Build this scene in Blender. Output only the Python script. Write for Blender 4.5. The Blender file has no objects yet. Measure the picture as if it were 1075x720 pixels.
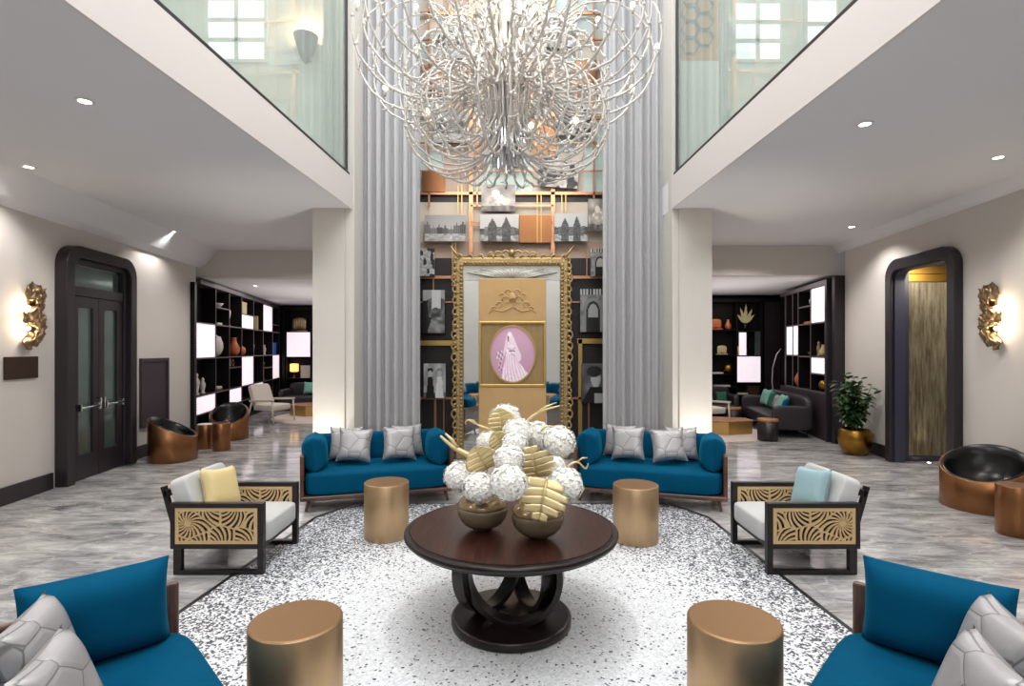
import bpy, math, random
from math import sin, cos, pi, sqrt, atan2, radians
from mathutils import Vector, Matrix
random.seed(7)
SC = bpy.context.scene
COL = SC.collection
H, F, CX, HY = 1.9, 580.0, 537.5, 366.0

# ---------------------------------------------------------------- helpers
def lin(c):
    c = c / 255.0
    return c / 12.92 if c <= 0.04045 else ((c + 0.055) / 1.055) ** 2.4

def rgb(r, g, b):
    return (lin(r), lin(g), lin(b), 1.0)

class MB:
    """collects faces; build() links them as one mesh object"""
    def __init__(self):
        self.v, self.f, self.m, self.s = [], [], [], []
        self.mat = 0
        self.T = None
    def add(self, vs, fs, smooth=False):
        b = len(self.v)
        if self.T is not None:
            vs = [self.T @ Vector(p) for p in vs]
        self.v.extend([tuple(p) for p in vs])
        for f in fs:
            self.f.append(tuple(b + i for i in f))
            self.m.append(self.mat)
            self.s.append(smooth)
    def box(self, x0, x1, y0, y1, z0, z1):
        vs = [(x0, y0, z0), (x1, y0, z0), (x1, y1, z0), (x0, y1, z0),
              (x0, y0, z1), (x1, y0, z1), (x1, y1, z1), (x0, y1, z1)]
        self.add(vs, [(0, 3, 2, 1), (4, 5, 6, 7), (0, 1, 5, 4), (1, 2, 6, 5), (2, 3, 7, 6), (3, 0, 4, 7)])
        return self
    def bar(self, p, q, w, h):
        """rectangular bar from p to q"""
        p, q = Vector(p), Vector(q)
        d = (q - p).normalized()
        up = Vector((0, 0, 1)) if abs(d.z) < .95 else Vector((0, 1, 0))
        s = d.cross(up).normalized() * (w / 2)
        t = s.cross(d).normalized() * (h / 2)
        vs = [p - s - t, p + s - t, p + s + t, p - s + t, q - s - t, q + s - t, q + s + t, q - s + t]
        self.add(vs, [(0, 3, 2, 1), (4, 5, 6, 7), (0, 1, 5, 4), (1, 2, 6, 5), (2, 3, 7, 6), (3, 0, 4, 7)])
        return self
    def tube(self, pts, r, n=8, cap=True, closed=False):
        pts = [Vector(p) for p in pts]
        N = len(pts)
        rs = r if isinstance(r, (list, tuple)) else [r] * N
        prev = None
        vs = []
        for i, p in enumerate(pts):
            if closed:
                t = pts[(i + 1) % N] - pts[i - 1]
            else:
                t = pts[min(i + 1, N - 1)] - pts[max(i - 1, 0)]
            t.normalize()
            if prev is None:
                a = Vector((0, 0, 1)) if abs(t.z) < .9 else Vector((1, 0, 0))
                prev = (a - t * a.dot(t)).normalized()
            else:
                prev = (prev - t * prev.dot(t))
                if prev.length < 1e-6:
                    prev = t.orthogonal()
                prev.normalize()
            b = t.cross(prev)
            for k in range(n):
                a = 2 * pi * k / n
                vs.append(p + (prev * cos(a) + b * sin(a)) * rs[i])
        fs = []
        for i in range(N if closed else N - 1):
            j = (i + 1) % N
            for k in range(n):
                l = (k + 1) % n
                fs.append((i * n + k, i * n + l, j * n + l, j * n + k))
        if cap and not closed:
            fs.append(tuple(range(n - 1, -1, -1)))
            fs.append(tuple((N - 1) * n + k for k in range(n)))
        self.add(vs, fs, True)
        return self
    def lathe(self, prof, n=32, c=(0, 0, 0), smooth=True, sx=1.0, sy=1.0):
        vs, fs = [], []
        for (r, z) in prof:
            for k in range(n):
                a = 2 * pi * k / n
                vs.append((c[0] + r * cos(a) * sx, c[1] + r * sin(a) * sy, c[2] + z))
        m = len(prof)
        for i in range(m - 1):
            for k in range(n):
                l = (k + 1) % n
                fs.append((i * n + k, i * n + l, (i + 1) * n + l, (i + 1) * n + k))
        if prof[0][0] > 1e-5:
            fs.append(tuple(range(n - 1, -1, -1)))
        if prof[-1][0] > 1e-5:
            fs.append(tuple((m - 1) * n + k for k in range(n)))
        self.add(vs, fs, smooth)
        return self
    def cyl(self, c, r, h, n=32):
        x, y, z = c
        self.lathe([(r, 0), (r, h)], n, c)
        return self
    def ball(self, c, r, n=10, m=6, sx=1, sy=1, sz=1):
        prof = []
        vs = [(c[0], c[1], c[2] - r * sz)]
        for i in range(1, m):
            a = -pi / 2 + pi * i / m
            for k in range(n):
                b = 2 * pi * k / n
                vs.append((c[0] + r * cos(a) * cos(b) * sx, c[1] + r * cos(a) * sin(b) * sy, c[2] + r * sin(a) * sz))
        vs.append((c[0], c[1], c[2] + r * sz))
        fs = [(0, 1 + (k + 1) % n, 1 + k) for k in range(n)]
        for i in range(m - 2):
            for k in range(n):
                l = (k + 1) % n
                fs.append((1 + i * n + k, 1 + i * n + l, 1 + (i + 1) * n + l, 1 + (i + 1) * n + k))
        top = len(vs) - 1
        b = 1 + (m - 2) * n
        fs += [(b + k, b + (k + 1) % n, top) for k in range(n)]
        self.add(vs, fs, True)
        return self
    def prism(self, pts, axis, a, b, smooth=False):
        """2-D outline extruded along an axis: axis 'z' -> pts are (x,y); 'y' -> (x,z); 'x' -> (y,z)"""
        def P(u, v, w):
            return {'z': (u, v, w), 'y': (u, w, v), 'x': (w, u, v)}[axis]
        n = len(pts)
        vs = [P(u, v, a) for u, v in pts] + [P(u, v, b) for u, v in pts]
        fs = [(i, (i + 1) % n, n + (i + 1) % n, n + i) for i in range(n)]
        fs += [tuple(range(n - 1, -1, -1)), tuple(range(n, 2 * n))]
        self.add(vs, fs, smooth)
        return self
    def ring(self, outer, inner, axis, a, b, open_=False):
        """frame between two outlines with equal point counts, extruded"""
        def P(u, v, w):
            return {'z': (u, v, w), 'y': (u, w, v), 'x': (w, u, v)}[axis]
        n = len(outer)
        vs = [P(u, v, a) for u, v in outer] + [P(u, v, a) for u, v in inner] + [P(u, v, b) for u, v in outer] + [P(u, v, b) for u, v in inner]
        fs = []
        if open_:
            fs += [(0, n, 3 * n, 2 * n), (n - 1, 3 * n - 1, 4 * n - 1, 2 * n - 1)]
        for i in range(n - 1 if open_ else n):
            j = (i + 1) % n
            fs += [(i, j, n + j, n + i), (2 * n + i, 3 * n + i, 3 * n + j, 2 * n + j),
                   (i, 2 * n + i, 2 * n + j, j), (n + i, n + j, 3 * n + j, 3 * n + i)]
        self.add(vs, fs)
        return self
    def grid(self, fn, nu, nv, smooth=True, closed_u=False):
        vs = [fn(i / nu, j / nv) for j in range(nv + 1) for i in range(nu + 1)]
        fs = [(j * (nu + 1) + i, j * (nu + 1) + i + 1, (j + 1) * (nu + 1) + i + 1, (j + 1) * (nu + 1) + i)
              for j in range(nv) for i in range(nu)]
        self.add(vs, fs, smooth)
        return self
    def pad(self, w, d, h, c=(0, 0, 0), e=5.0, n=14, puff=0.0):
        """upholstered block: superellipsoid box with soft edges and an optional crown"""
        def sp(a, p):
            return math.copysign(abs(a) ** p, a)
        vs, fs = [], []
        N, Mm = n * 2, n
        p = 2.0 / e
        for j in range(Mm + 1):
            v = -pi / 2 + pi * j / Mm
            for i in range(N):
                u = 2 * pi * i / N
                x = sp(cos(v), p) * sp(cos(u), p)
                y = sp(cos(v), p) * sp(sin(u), p)
                z = sp(sin(v), p)
                k = 1 + puff * (1 - x * x) * (1 - y * y) * (1 if z > 0 else 0)
                vs.append((c[0] + x * w / 2, c[1] + y * d / 2, c[2] + z * h / 2 * k))
        for j in range(Mm):
            for i in range(N):
                l = (i + 1) % N
                fs.append((j * N + i, j * N + l, (j + 1) * N + l, (j + 1) * N + i))
        self.add(vs, fs, True)
        return self
    def pillow(self, w, h, t, n=16, pinch=.10):
        """standing pillow in the xz plane, thickness along y, bottom edge near z=0"""
        def surf(sgn):
            def fn(u, v):
                a, b = 2 * u - 1, 2 * v - 1
                k = (1 - a ** 4) * (1 - b ** 4)
                k = max(k, 0) ** .5
                px = a * (1 - pinch * (1 - b * b) * abs(a) ** 3)
                pz = b * (1 - pinch * (1 - a * a) * abs(b) ** 3)
                return (px * w / 2, sgn * t / 2 * k, h / 2 + pz * h / 2)
            return fn
        b0 = len(self.f)
        self.grid(surf(-1), n, n)
        self.grid(lambda u, v: surf(1)(1 - u, v), n, n)
        return self
    def build(self, name, mats, parent=None, bevel=0, loc=None, seg=2, subsurf=0, solid=0, rot=None):
        me = bpy.data.meshes.new(name)
        me.from_pydata(self.v, [], self.f)
        if not isinstance(mats, (list, tuple)):
            mats = [mats]
        for m in mats:
            me.materials.append(m)
        me.polygons.foreach_set('material_index', self.m)
        me.polygons.foreach_set('use_smooth', self.s)
        me.update()
        o = bpy.data.objects.new(name, me)
        COL.objects.link(o)
        if parent is not None:
            o.parent = parent
        if loc is not None:
            o.location = loc
        if rot is not None:
            o.rotation_euler = rot
        if solid:
            md = o.modifiers.new('Solid', 'SOLIDIFY')
            md.thickness = solid
            md.offset = 0
        if bevel:
            md = o.modifiers.new('Bevel', 'BEVEL')
            md.width = bevel
            md.segments = seg
            md.limit_method = 'ANGLE'
        if subsurf:
            md = o.modifiers.new('Sub', 'SUBSURF')
            md.levels = md.render_levels = subsurf
        return o

def tag(o, label, cat, group=None, kind=None):
    o['label'] = label
    o['category'] = cat
    if group: o['group'] = group
    if kind: o['kind'] = kind
    return o

def struct(o, label=None):
    o['kind'] = 'structure'
    if label: o['label'] = label
    return o

def thing(name, label, cat, loc=(0, 0, 0), rz=0.0, group=None, kind=None):
    o = bpy.data.objects.new(name, None)
    o.empty_display_size = .1
    COL.objects.link(o)
    o.location = loc
    o.rotation_euler = (0, 0, rz)
    tag(o, label, cat, group, kind)
    return o

def dup(root, loc=None, rz=None, label=None, group=None, scale=None):
    r = root.copy(); COL.objects.link(r)
    if loc is not None: r.location = loc
    if rz is not None: r.rotation_euler = (0, 0, rz)
    if label: r['label'] = label
    if group: r['group'] = group
    if scale: r.scale = scale
    for ch in list(root.children):
        c = ch.copy(); COL.objects.link(c); c.parent = r
        for g in list(ch.children):
            d = g.copy(); COL.objects.link(d); d.parent = c
    return r

def floor_pt(x, y):
    d = H * F / (y - HY)
    return ((x - CX) * d / F, d)

def at(x, y, d):
    """point at depth d seen at photo pixel x, y"""
    return Vector(((x - CX) * d / F, d, H - (y - HY) * d / F))

from mathutils.bvhtree import BVHTree
def tree(root):
    """world space triangle tree of a thing and its parts"""
    bpy.context.view_layer.update()
    dg = bpy.context.evaluated_depsgraph_get()
    vs, ps = [], []
    st = [root]
    while st:
        o = st.pop()
        st.extend(o.children)
        if o.type != 'MESH': continue
        ev = o.evaluated_get(dg); me = ev.to_mesh(); b = len(vs)
        vs.extend(ev.matrix_world @ v.co for v in me.vertices)
        ps.extend(tuple(b + i for i in p.vertices) for p in me.polygons)
        ev.to_mesh_clear()
    return BVHTree.FromPolygons(vs, ps)
TREES = {}
def tree_of(root):
    if root.name not in TREES: TREES[root.name] = tree(root)
    return TREES[root.name]
def settle(o, others, step, n=30):
    """move o by small steps until it touches nothing"""
    for k in range(n):
        t = tree(o)
        if not any(t.overlap(tree_of(q)) for q in others): break
        o.location = Vector(o.location) + Vector(step)
    return o
# ---------------------------------------------------------------- materials
def nodes_of(name):
    m = bpy.data.materials.new(name)
    m.use_nodes = True
    nt = m.node_tree
    return m, nt, nt.nodes['Principled BSDF']

def mat(name, col, rough=.5, metal=0.0, spec=None, sheen=0.0, noise=0.0, nscale=20.0, bump=0.0, bscale=60.0, coat=0.0, stretch=None, emis=None, estr=0.0, aniso=0.0):
    m, nt, b = nodes_of(name)
    b.inputs['Roughness'].default_value = rough
    b.inputs['Metallic'].default_value = metal
    if spec is not None: b.inputs['Specular IOR Level'].default_value = spec
    if sheen:
        b.inputs['Sheen Weight'].default_value = sheen
        b.inputs['Sheen Roughness'].default_value = .35
        b.inputs['Sheen Tint'].default_value = (min(1, col[0] * 3 + .05), min(1, col[1] * 3 + .05), min(1, col[2] * 3 + .05), 1)
    if coat: b.inputs['Coat Weight'].default_value = coat
    if aniso: b.inputs['Anisotropic'].default_value = aniso
    if emis:
        b.inputs['Emission Color'].default_value = emis
        b.inputs['Emission Strength'].default_value = estr
    co = nt.nodes.new('ShaderNodeTexCoord')
    mp = nt.nodes.new('ShaderNodeMapping')
    nt.links.new(co.outputs['Object'], mp.inputs['Vector'])
    if stretch: mp.inputs['Scale'].default_value = stretch
    n = nt.nodes.new('ShaderNodeTexNoise')
    n.inputs['Scale'].default_value = nscale
    n.inputs['Detail'].default_value = 4
    nt.links.new(mp.outputs[0], n.inputs['Vector'])
    mx = nt.nodes.new('ShaderNodeMix'); mx.data_type = 'RGBA'
    k = noise
    mx.inputs['A'].default_value = (col[0] * (1 - k), col[1] * (1 - k), col[2] * (1 - k), 1)
    mx.inputs['B'].default_value = (min(1, col[0] * (1 + k)), min(1, col[1] * (1 + k)), min(1, col[2] * (1 + k)), 1)
    nt.links.new(n.outputs['Fac'], mx.inputs['Factor'])
    nt.links.new(mx.outputs['Result'], b.inputs['Base Color'])
    if bump:
        n2 = nt.nodes.new('ShaderNodeTexNoise')
        n2.inputs['Scale'].default_value = bscale
        n2.inputs['Detail'].default_value = 3
        nt.links.new(mp.outputs[0], n2.inputs['Vector'])
        bp = nt.nodes.new('ShaderNodeBump')
        bp.inputs['Strength'].default_value = bump
        bp.inputs['Distance'].default_value = .01
        nt.links.new(n2.outputs['Fac'], bp.inputs['Height'])
        nt.links.new(bp.outputs[0], b.inputs['Normal'])
    return m

def ramp(nt, pts, interp='LINEAR'):
    r = nt.nodes.new('ShaderNodeValToRGB')
    r.color_ramp.interpolation = interp
    e = r.color_ramp.elements
    while len(e) < len(pts): e.new(.5)
    for i, (p, c) in enumerate(pts):
        e[i].position = p
        e[i].color = c
    return r

def math_node(nt, op, a, b=None):
    n = nt.nodes.new('ShaderNodeMath'); n.operation = op
    for i, x in enumerate((a, b)):
        if x is None: continue
        if isinstance(x, (int, float)): n.inputs[i].default_value = x
        else: nt.links.new(x, n.inputs[i])
    return n.outputs[0]

def g(v, a=1.0):
    return (v, v, v, 1)

def mat_marble():
    m, nt, b = nodes_of('grey marble')
    co = nt.nodes.new('ShaderNodeTexCoord')
    mp = nt.nodes.new('ShaderNodeMapping')
    mp.inputs['Rotation'].default_value = (0, 0, radians(24))
    mp.inputs['Scale'].default_value = (.75, 2.1, 1)
    nt.links.new(co.outputs['Object'], mp.inputs['Vector'])
    n1 = nt.nodes.new('ShaderNodeTexNoise'); n1.inputs['Scale'].default_value = 2.2
    n1.inputs['Detail'].default_value = 10; n1.inputs['Roughness'].default_value = .68; n1.inputs['Distortion'].default_value = .5
    nt.links.new(mp.outputs[0], n1.inputs['Vector'])
    r1 = ramp(nt, [(.30, rgb(100, 101, 104)), (.43, rgb(150, 149, 150)), (.56, rgb(186, 184, 183)), (.70, rgb(226, 223, 220))])
    nt.links.new(n1.outputs['Fac'], r1.inputs['Fac'])
    # light veins: a thin band of a second noise
    n2 = nt.nodes.new('ShaderNodeTexNoise'); n2.inputs['Scale'].default_value = 1.6
    n2.inputs['Detail'].default_value = 7; n2.inputs['Distortion'].default_value = .7
    nt.links.new(mp.outputs[0], n2.inputs['Vector'])
    r2 = ramp(nt, [(.482, g(0)), (.50, g(1)), (.518, g(0))])
    nt.links.new(n2.outputs['Fac'], r2.inputs['Fac'])
    mx = nt.nodes.new('ShaderNodeMix'); mx.data_type = 'RGBA'
    nt.links.new(math_node(nt, 'MULTIPLY', r2.outputs['Color'], .65), mx.inputs['Factor'])
    nt.links.new(r1.outputs['Color'], mx.inputs['A'])
    mx.inputs['B'].default_value = rgb(214, 210, 205)
    # slab joints and slight slab to slab tone
    br = nt.nodes.new('ShaderNodeTexBrick')
    br.inputs['Scale'].default_value = 1.0
    br.inputs['Brick Width'].default_value = 1.2; br.inputs['Row Height'].default_value = .6
    br.inputs['Mortar Size'].default_value = .0035
    br.inputs['Color1'].default_value = g(1); br.inputs['Color2'].default_value = g(.86); br.inputs['Mortar'].default_value = g(.55)
    nt.links.new(co.outputs['Object'], br.inputs['Vector'])
    mu = nt.nodes.new('ShaderNodeMix'); mu.data_type = 'RGBA'; mu.blend_type = 'MULTIPLY'
    mu.inputs['Factor'].default_value = 1
    nt.links.new(mx.outputs['Result'], mu.inputs['A']); nt.links.new(br.outputs['Color'], mu.inputs['B'])
    nt.links.new(mu.outputs['Result'], b.inputs['Base Color'])
    b.inputs['Roughness'].default_value = .11
    b.inputs['Specular IOR Level'].default_value = .55
    return m

def mat_mosaic():
    m, nt, b = nodes_of('speckled mosaic')
    co = nt.nodes.new('ShaderNodeTexCoord')
    mp = nt.nodes.new('ShaderNodeMapping')
    mp.inputs['Location'].default_value = (0, -3.85, 0)
    nt.links.new(co.outputs['Object'], mp.inputs['Vector'])
    vo = nt.nodes.new('ShaderNodeTexVoronoi'); vo.inputs['Scale'].default_value = 72
    nt.links.new(mp.outputs[0], vo.inputs['Vector'])
    sep = nt.nodes.new('ShaderNodeSeparateColor'); nt.links.new(vo.outputs['Color'], sep.inputs[0])
    ln = nt.nodes.new('ShaderNodeVectorMath'); ln.operation = 'LENGTH'
    nt.links.new(mp.outputs[0], ln.inputs[0])
    # share of dark chips grows from the middle outwards
    mr = ramp(nt, [(0.0, g(.02)), (.36, g(.05)), (.5, g(.18)), (.66, g(.48)), (1.0, g(.66))])
    nt.links.new(math_node(nt, 'MULTIPLY', ln.outputs['Value'], 1 / 3.1), mr.inputs['Fac'])
    lt = math_node(nt, 'LESS_THAN', sep.outputs[0], mr.outputs['Color'])
    dark = ramp(nt, [(0, rgb(22, 24, 32)), (.5, rgb(62, 64, 72)), (1, rgb(128, 128, 134))])
    nt.links.new(sep.outputs[1], dark.inputs['Fac'])
    light = ramp(nt, [(0, rgb(204, 207, 212)), (.5, rgb(230, 231, 233)), (1, rgb(246, 246, 246))])
    nt.links.new(sep.outputs[2], light.inputs['Fac'])
    mx = nt.nodes.new('ShaderNodeMix'); mx.data_type = 'RGBA'
    nt.links.new(lt, mx.inputs['Factor']); nt.links.new(light.outputs['Color'], mx.inputs['A']); nt.links.new(dark.outputs['Color'], mx.inputs['B'])
    # the table's shadow painted into the mosaic as a darker disc
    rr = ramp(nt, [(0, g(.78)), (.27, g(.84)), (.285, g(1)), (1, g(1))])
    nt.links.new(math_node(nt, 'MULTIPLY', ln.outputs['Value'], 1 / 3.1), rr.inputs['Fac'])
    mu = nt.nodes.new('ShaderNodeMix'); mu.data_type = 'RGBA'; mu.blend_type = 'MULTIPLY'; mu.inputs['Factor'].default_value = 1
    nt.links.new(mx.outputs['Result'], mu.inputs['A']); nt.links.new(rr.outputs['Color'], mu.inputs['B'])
    nt.links.new(mu.outputs['Result'], b.inputs['Base Color'])
    b.inputs['Roughness'].default_value = .5
    return m

def mat_attr(name, rough=.45, emis=0.0):
    m, nt, b = nodes_of(name)
    a = nt.nodes.new('ShaderNodeAttribute'); a.attribute_name = 'Col'
    nt.links.new(a.outputs['Color'], b.inputs['Base Color'])
    b.inputs['Roughness'].default_value = rough
    if emis:
        nt.links.new(a.outputs['Color'], b.inputs['Emission Color'])
        b.inputs['Emission Strength'].default_value = emis
    return m

def mat_glass():
    """green tinted laminated glass: part clear, part milky, with a weak mirror image"""
    m, nt, b = nodes_of('green tinted glass')
    out = nt.nodes['Material Output']
    tr = nt.nodes.new('ShaderNodeBsdfTransparent'); tr.inputs['Color'].default_value = (.945, .965, .95, 1)
    df = nt.nodes.new('ShaderNodeBsdfDiffuse'); df.inputs['Color'].default_value = (.82, .85, .82, 1)
    tl = nt.nodes.new('ShaderNodeBsdfTranslucent'); tl.inputs['Color'].default_value = (.87, .90, .87, 1)
    ad = nt.nodes.new('ShaderNodeMixShader'); ad.inputs[0].default_value = .5
    nt.links.new(df.outputs[0], ad.inputs[1]); nt.links.new(tl.outputs[0], ad.inputs[2])
    m1 = nt.nodes.new('ShaderNodeMixShader'); m1.inputs[0].default_value = .22
    nt.links.new(tr.outputs[0], m1.inputs[1]); nt.links.new(ad.outputs[0], m1.inputs[2])
    gl = nt.nodes.new('ShaderNodeBsdfGlossy'); gl.inputs['Roughness'].default_value = .03; gl.inputs['Color'].default_value = (.9, .97, .94, 1)
    ge = nt.nodes.new('ShaderNodeNewGeometry')
    dt = nt.nodes.new('ShaderNodeVectorMath'); dt.operation = 'DOT_PRODUCT'
    nt.links.new(ge.outputs['Normal'], dt.inputs[0]); nt.links.new(ge.outputs['Incoming'], dt.inputs[1])
    c_ = math_node(nt, 'SUBTRACT', 1.0, math_node(nt, 'ABSOLUTE', dt.outputs['Value']))
    fr = math_node(nt, 'ADD', .04, math_node(nt, 'MULTIPLY', math_node(nt, 'POWER', c_, 5.0), .96))
    mx = nt.nodes.new('ShaderNodeMixShader')
    nt.links.new(fr, mx.inputs[0])
    nt.links.new(m1.outputs[0], mx.inputs[1]); nt.links.new(gl.outputs[0], mx.inputs[2])
    nt.links.new(mx.outputs[0], out.inputs['Surface'])
    return m

def mat_wood(name, c0, c1, rough=.25, scale=(1, 12, 1), coat=.3):
    m, nt, b = nodes_of(name)
    co = nt.nodes.new('ShaderNodeTexCoord')
    mp = nt.nodes.new('ShaderNodeMapping'); mp.inputs['Scale'].default_value = scale
    nt.links.new(co.outputs['Object'], mp.inputs['Vector'])
    n = nt.nodes.new('ShaderNodeTexNoise'); n.inputs['Scale'].default_value = 5; n.inputs['Detail'].default_value = 6
    nt.links.new(mp.outputs[0], n.inputs['Vector'])
    r = ramp(nt, [(.3, c0), (.7, c1)])
    nt.links.new(n.outputs['Fac'], r.inputs['Fac']); nt.links.new(r.outputs['Color'], b.inputs['Base Color'])
    b.inputs['Roughness'].default_value = rough
    b.inputs['Coat Weight'].default_value = coat
    return m

def mat_streak():
    """bronze glass panel with long vertical streaks"""
    m, nt, b = nodes_of('streaked bronze glass')
    co = nt.nodes.new('ShaderNodeTexCoord')
    mp = nt.nodes.new('ShaderNodeMapping'); mp.inputs['Scale'].default_value = (9, 9, .9)
    nt.links.new(co.outputs['Object'], mp.inputs['Vector'])
    n = nt.nodes.new('ShaderNodeTexNoise'); n.inputs['Scale'].default_value = 2.2; n.inputs['Detail'].default_value = 8; n.inputs['Roughness'].default_value = .7
    nt.links.new(mp.outputs[0], n.inputs['Vector'])
    r = ramp(nt, [(.28, rgb(70, 58, 44)), (.45, rgb(122, 108, 84)), (.58, rgb(146, 140, 118)), (.74, rgb(176, 160, 116))])
    nt.links.new(n.outputs['Fac'], r.inputs['Fac']); nt.links.new(r.outputs['Color'], b.inputs['Base Color'])
    b.inputs['Roughness'].default_value = .3; b.inputs['Metallic'].default_value = .55
    return m

def mat_lattice_light():
    """lit white panel with a fine printed diamond lattice"""
    m, nt, b = nodes_of('lit lattice panel')
    co = nt.nodes.new('ShaderNodeTexCoord')
    mp = nt.nodes.new('ShaderNodeMapping'); mp.inputs['Rotation'].default_value = (0, radians(45), 0)
    nt.links.new(co.outputs['Object'], mp.inputs['Vector'])
    ck = nt.nodes.new('ShaderNodeTexChecker'); ck.inputs['Scale'].default_value = 22
    ck.inputs['Color1'].default_value = rgb(255, 246, 250); ck.inputs['Color2'].default_value = rgb(228, 214, 226)
    nt.links.new(mp.outputs[0], ck.inputs['Vector'])
    nt.links.new(ck.outputs['Color'], b.inputs['Base Color'])
    nt.links.new(ck.outputs['Color'], b.inputs['Emission Color'])
    b.inputs['Emission Strength'].default_value = .8
    return m

def mat_etched():
    """pillow fabric with broken quilted lines"""
    m, nt, b = nodes_of('silver quilted silk')
    co = nt.nodes.new('ShaderNodeTexCoord')
    vo = nt.nodes.new('ShaderNodeTexVoronoi'); vo.feature = 'DISTANCE_TO_EDGE'; vo.inputs['Scale'].default_value = 6
    nt.links.new(co.outputs['Object'], vo.inputs['Vector'])
    r = ramp(nt, [(0, rgb(112, 110, 112)), (.012, rgb(130, 128, 128)), (.024, rgb(170, 167, 168))])
    nt.links.new(vo.outputs['Distance'], r.inputs['Fac']); nt.links.new(r.outputs['Color'], b.inputs['Base Color'])
    b.inputs['Roughness'].default_value = .38; b.inputs['Metallic'].default_value = .25
    bp = nt.nodes.new('ShaderNodeBump'); bp.inputs['Strength'].default_value = .25; bp.inputs['Distance'].default_value = .01
    r3 = ramp(nt, [(0, g(0)), (.12, g(1))]); nt.links.new(vo.outputs['Distance'], r3.inputs['Fac'])
    nt.links.new(r3.outputs['Color'], bp.inputs['Height']); nt.links.new(bp.outputs[0], b.inputs['Normal'])
    return m

M = {}
M['marble'] = mat_marble()
M['rug'] = mat_mosaic()
M['paint'] = mat('warm white paint', rgb(204, 198, 192), .7, noise=.02, nscale=3)
M['ceil'] = mat('ceiling paint', rgb(224, 224, 227), .8, noise=.01, nscale=2)
M['pier'] = mat('pale stone veneer', rgb(210, 205, 197), .45, noise=.05, nscale=3, stretch=(1, 1, .3))
M['fascia'] = mat('fascia paint', rgb(220, 212, 208), .6, noise=.01)
M['upper'] = mat('pale green grey paint', rgb(218, 222, 216), .7, noise=.02)
M['base'] = mat('dark plum lacquer', rgb(44, 36, 41), .4, noise=.05)
M['frame'] = mat('charcoal plum lacquer', rgb(40, 34, 40), .36, noise=.06)
M['velvet'] = mat('teal velvet', rgb(0, 74, 106), .85, spec=.08, sheen=.32, noise=.16, nscale=6, bump=.55, bscale=5)
M['velvet'].node_tree.nodes['Principled BSDF'].inputs['Sheen Tint'].default_value = (.0, .38, .55, 1)
M['walnut'] = mat_wood('walnut', rgb(62, 38, 30), rgb(108, 72, 56), .35)
M['ebony'] = mat('black stained wood', rgb(22, 16, 17), .4, noise=.1)
M['mahogany'] = mat_wood('dark mahogany', rgb(34, 15, 11), rgb(74, 38, 27), .38, scale=(14, 1.0, 1), coat=.0)
M['darkwood'] = mat('espresso lacquer', rgb(24, 14, 12), .33, spec=.4, noise=.08)
M['bronze'] = mat('brushed bronze', rgb(194, 164, 128), .44, 1.0, noise=.06, nscale=8, stretch=(30, 30, 1))
M['bronze_top'] = mat('satin bronze top', rgb(150, 116, 82), .5, .75, noise=.03)
M['copper'] = mat('polished copper', rgb(150, 104, 70), .34, 1.0, noise=.12, nscale=4, stretch=(8, 8, .4))
M['copper_bar'] = mat('copper bar', rgb(196, 142, 108), .36, .9, noise=.06)
M['gold'] = mat('satin gold', rgb(206, 170, 104), .36, .85, noise=.08, nscale=14)
M['goldframe'] = mat('carved gilt', rgb(178, 152, 106), .45, .7, noise=.28, nscale=40, bump=.5, bscale=50)
M['fret'] = mat('gold fretwork sheet', rgb(204, 174, 128), .5, .25, noise=.04)
M['leafgold'] = mat('gilded leaf', rgb(228, 206, 154), .42, .5, noise=.12, nscale=12)
M['goldpanel'] = mat('matt gold panel', rgb(206, 168, 116), .55, .2, noise=.08, nscale=5, bump=.15, bscale=20)
M['greycloth'] = mat('pale grey upholstery', rgb(192, 192, 190), .85, sheen=.2, noise=.05, nscale=60, bump=.1, bscale=200)
M['yellow'] = mat('pale gold silk', rgb(218, 196, 140), .5, sheen=.2, noise=.05, nscale=12)
M['aqua'] = mat('pale aqua velvet', rgb(146, 176, 182), .6, sheen=.25, noise=.06, nscale=12)
M['silver'] = mat_etched()
M['blackleather'] = mat('black leather', rgb(7, 7, 9), .3, spec=.35, noise=.1, bump=.05, bscale=40)
M['darkleather'] = mat('charcoal leather', rgb(44, 38, 43), .45, noise=.1, bump=.1, bscale=30)
M['curtain'] = mat('silver grey drapery', rgb(180, 179, 181), .65, sheen=.15, noise=.03, nscale=30, stretch=(1, 1, .05))
M['sheer'] = mat('pale sheer drapery', rgb(214, 222, 216), .8, noise=.04)
M['whitemetal'] = mat('silvered white branch', rgb(222, 216, 210), .34, .3, noise=.12, nscale=30, bump=.3, bscale=60)
M['crystal'] = mat('clear crystal', rgb(226, 228, 232), .06, .5)
M['bulb'] = mat('warm bulb', rgb(255, 236, 200), .3, emis=rgb(255, 226, 180), estr=14)
M['lamp'] = mat('downlight lens', rgb(255, 240, 220), .3, emis=rgb(255, 232, 200), estr=22)
M['petal'] = mat('white hydrangea petal', rgb(250, 248, 242), .7, noise=.02, nscale=40)
M['stem'] = mat('green stem', rgb(74, 96, 50), .6, noise=.1)
M['leaf'] = mat('glossy dark green leaf', rgb(44, 74, 34), .35, noise=.3, nscale=6)
M['soil'] = mat('dark soil', rgb(40, 32, 26), .9, noise=.3)
M['brass'] = mat('aged brass', rgb(150, 112, 48), .3, 1.0, noise=.12, nscale=6)
M['ceramic'] = mat('champagne glaze', rgb(170, 146, 112), .22, .55, noise=.1, nscale=8)
M['ceramic_low'] = mat('ribbed taupe glaze', rgb(128, 112, 92), .35, .2, noise=.1, nscale=30)
M['shelfdark'] = mat('black stained oak', rgb(15, 10, 12), .6, spec=.2, noise=.12, nscale=10)
M['shelfedge'] = mat('taupe shelf edge', rgb(112, 100, 102), .4, .2, noise=.04)
M['lattice'] = mat_lattice_light()
M['streak'] = mat_streak()
M['photo'] = mat_attr('photographic print', .35)
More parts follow.
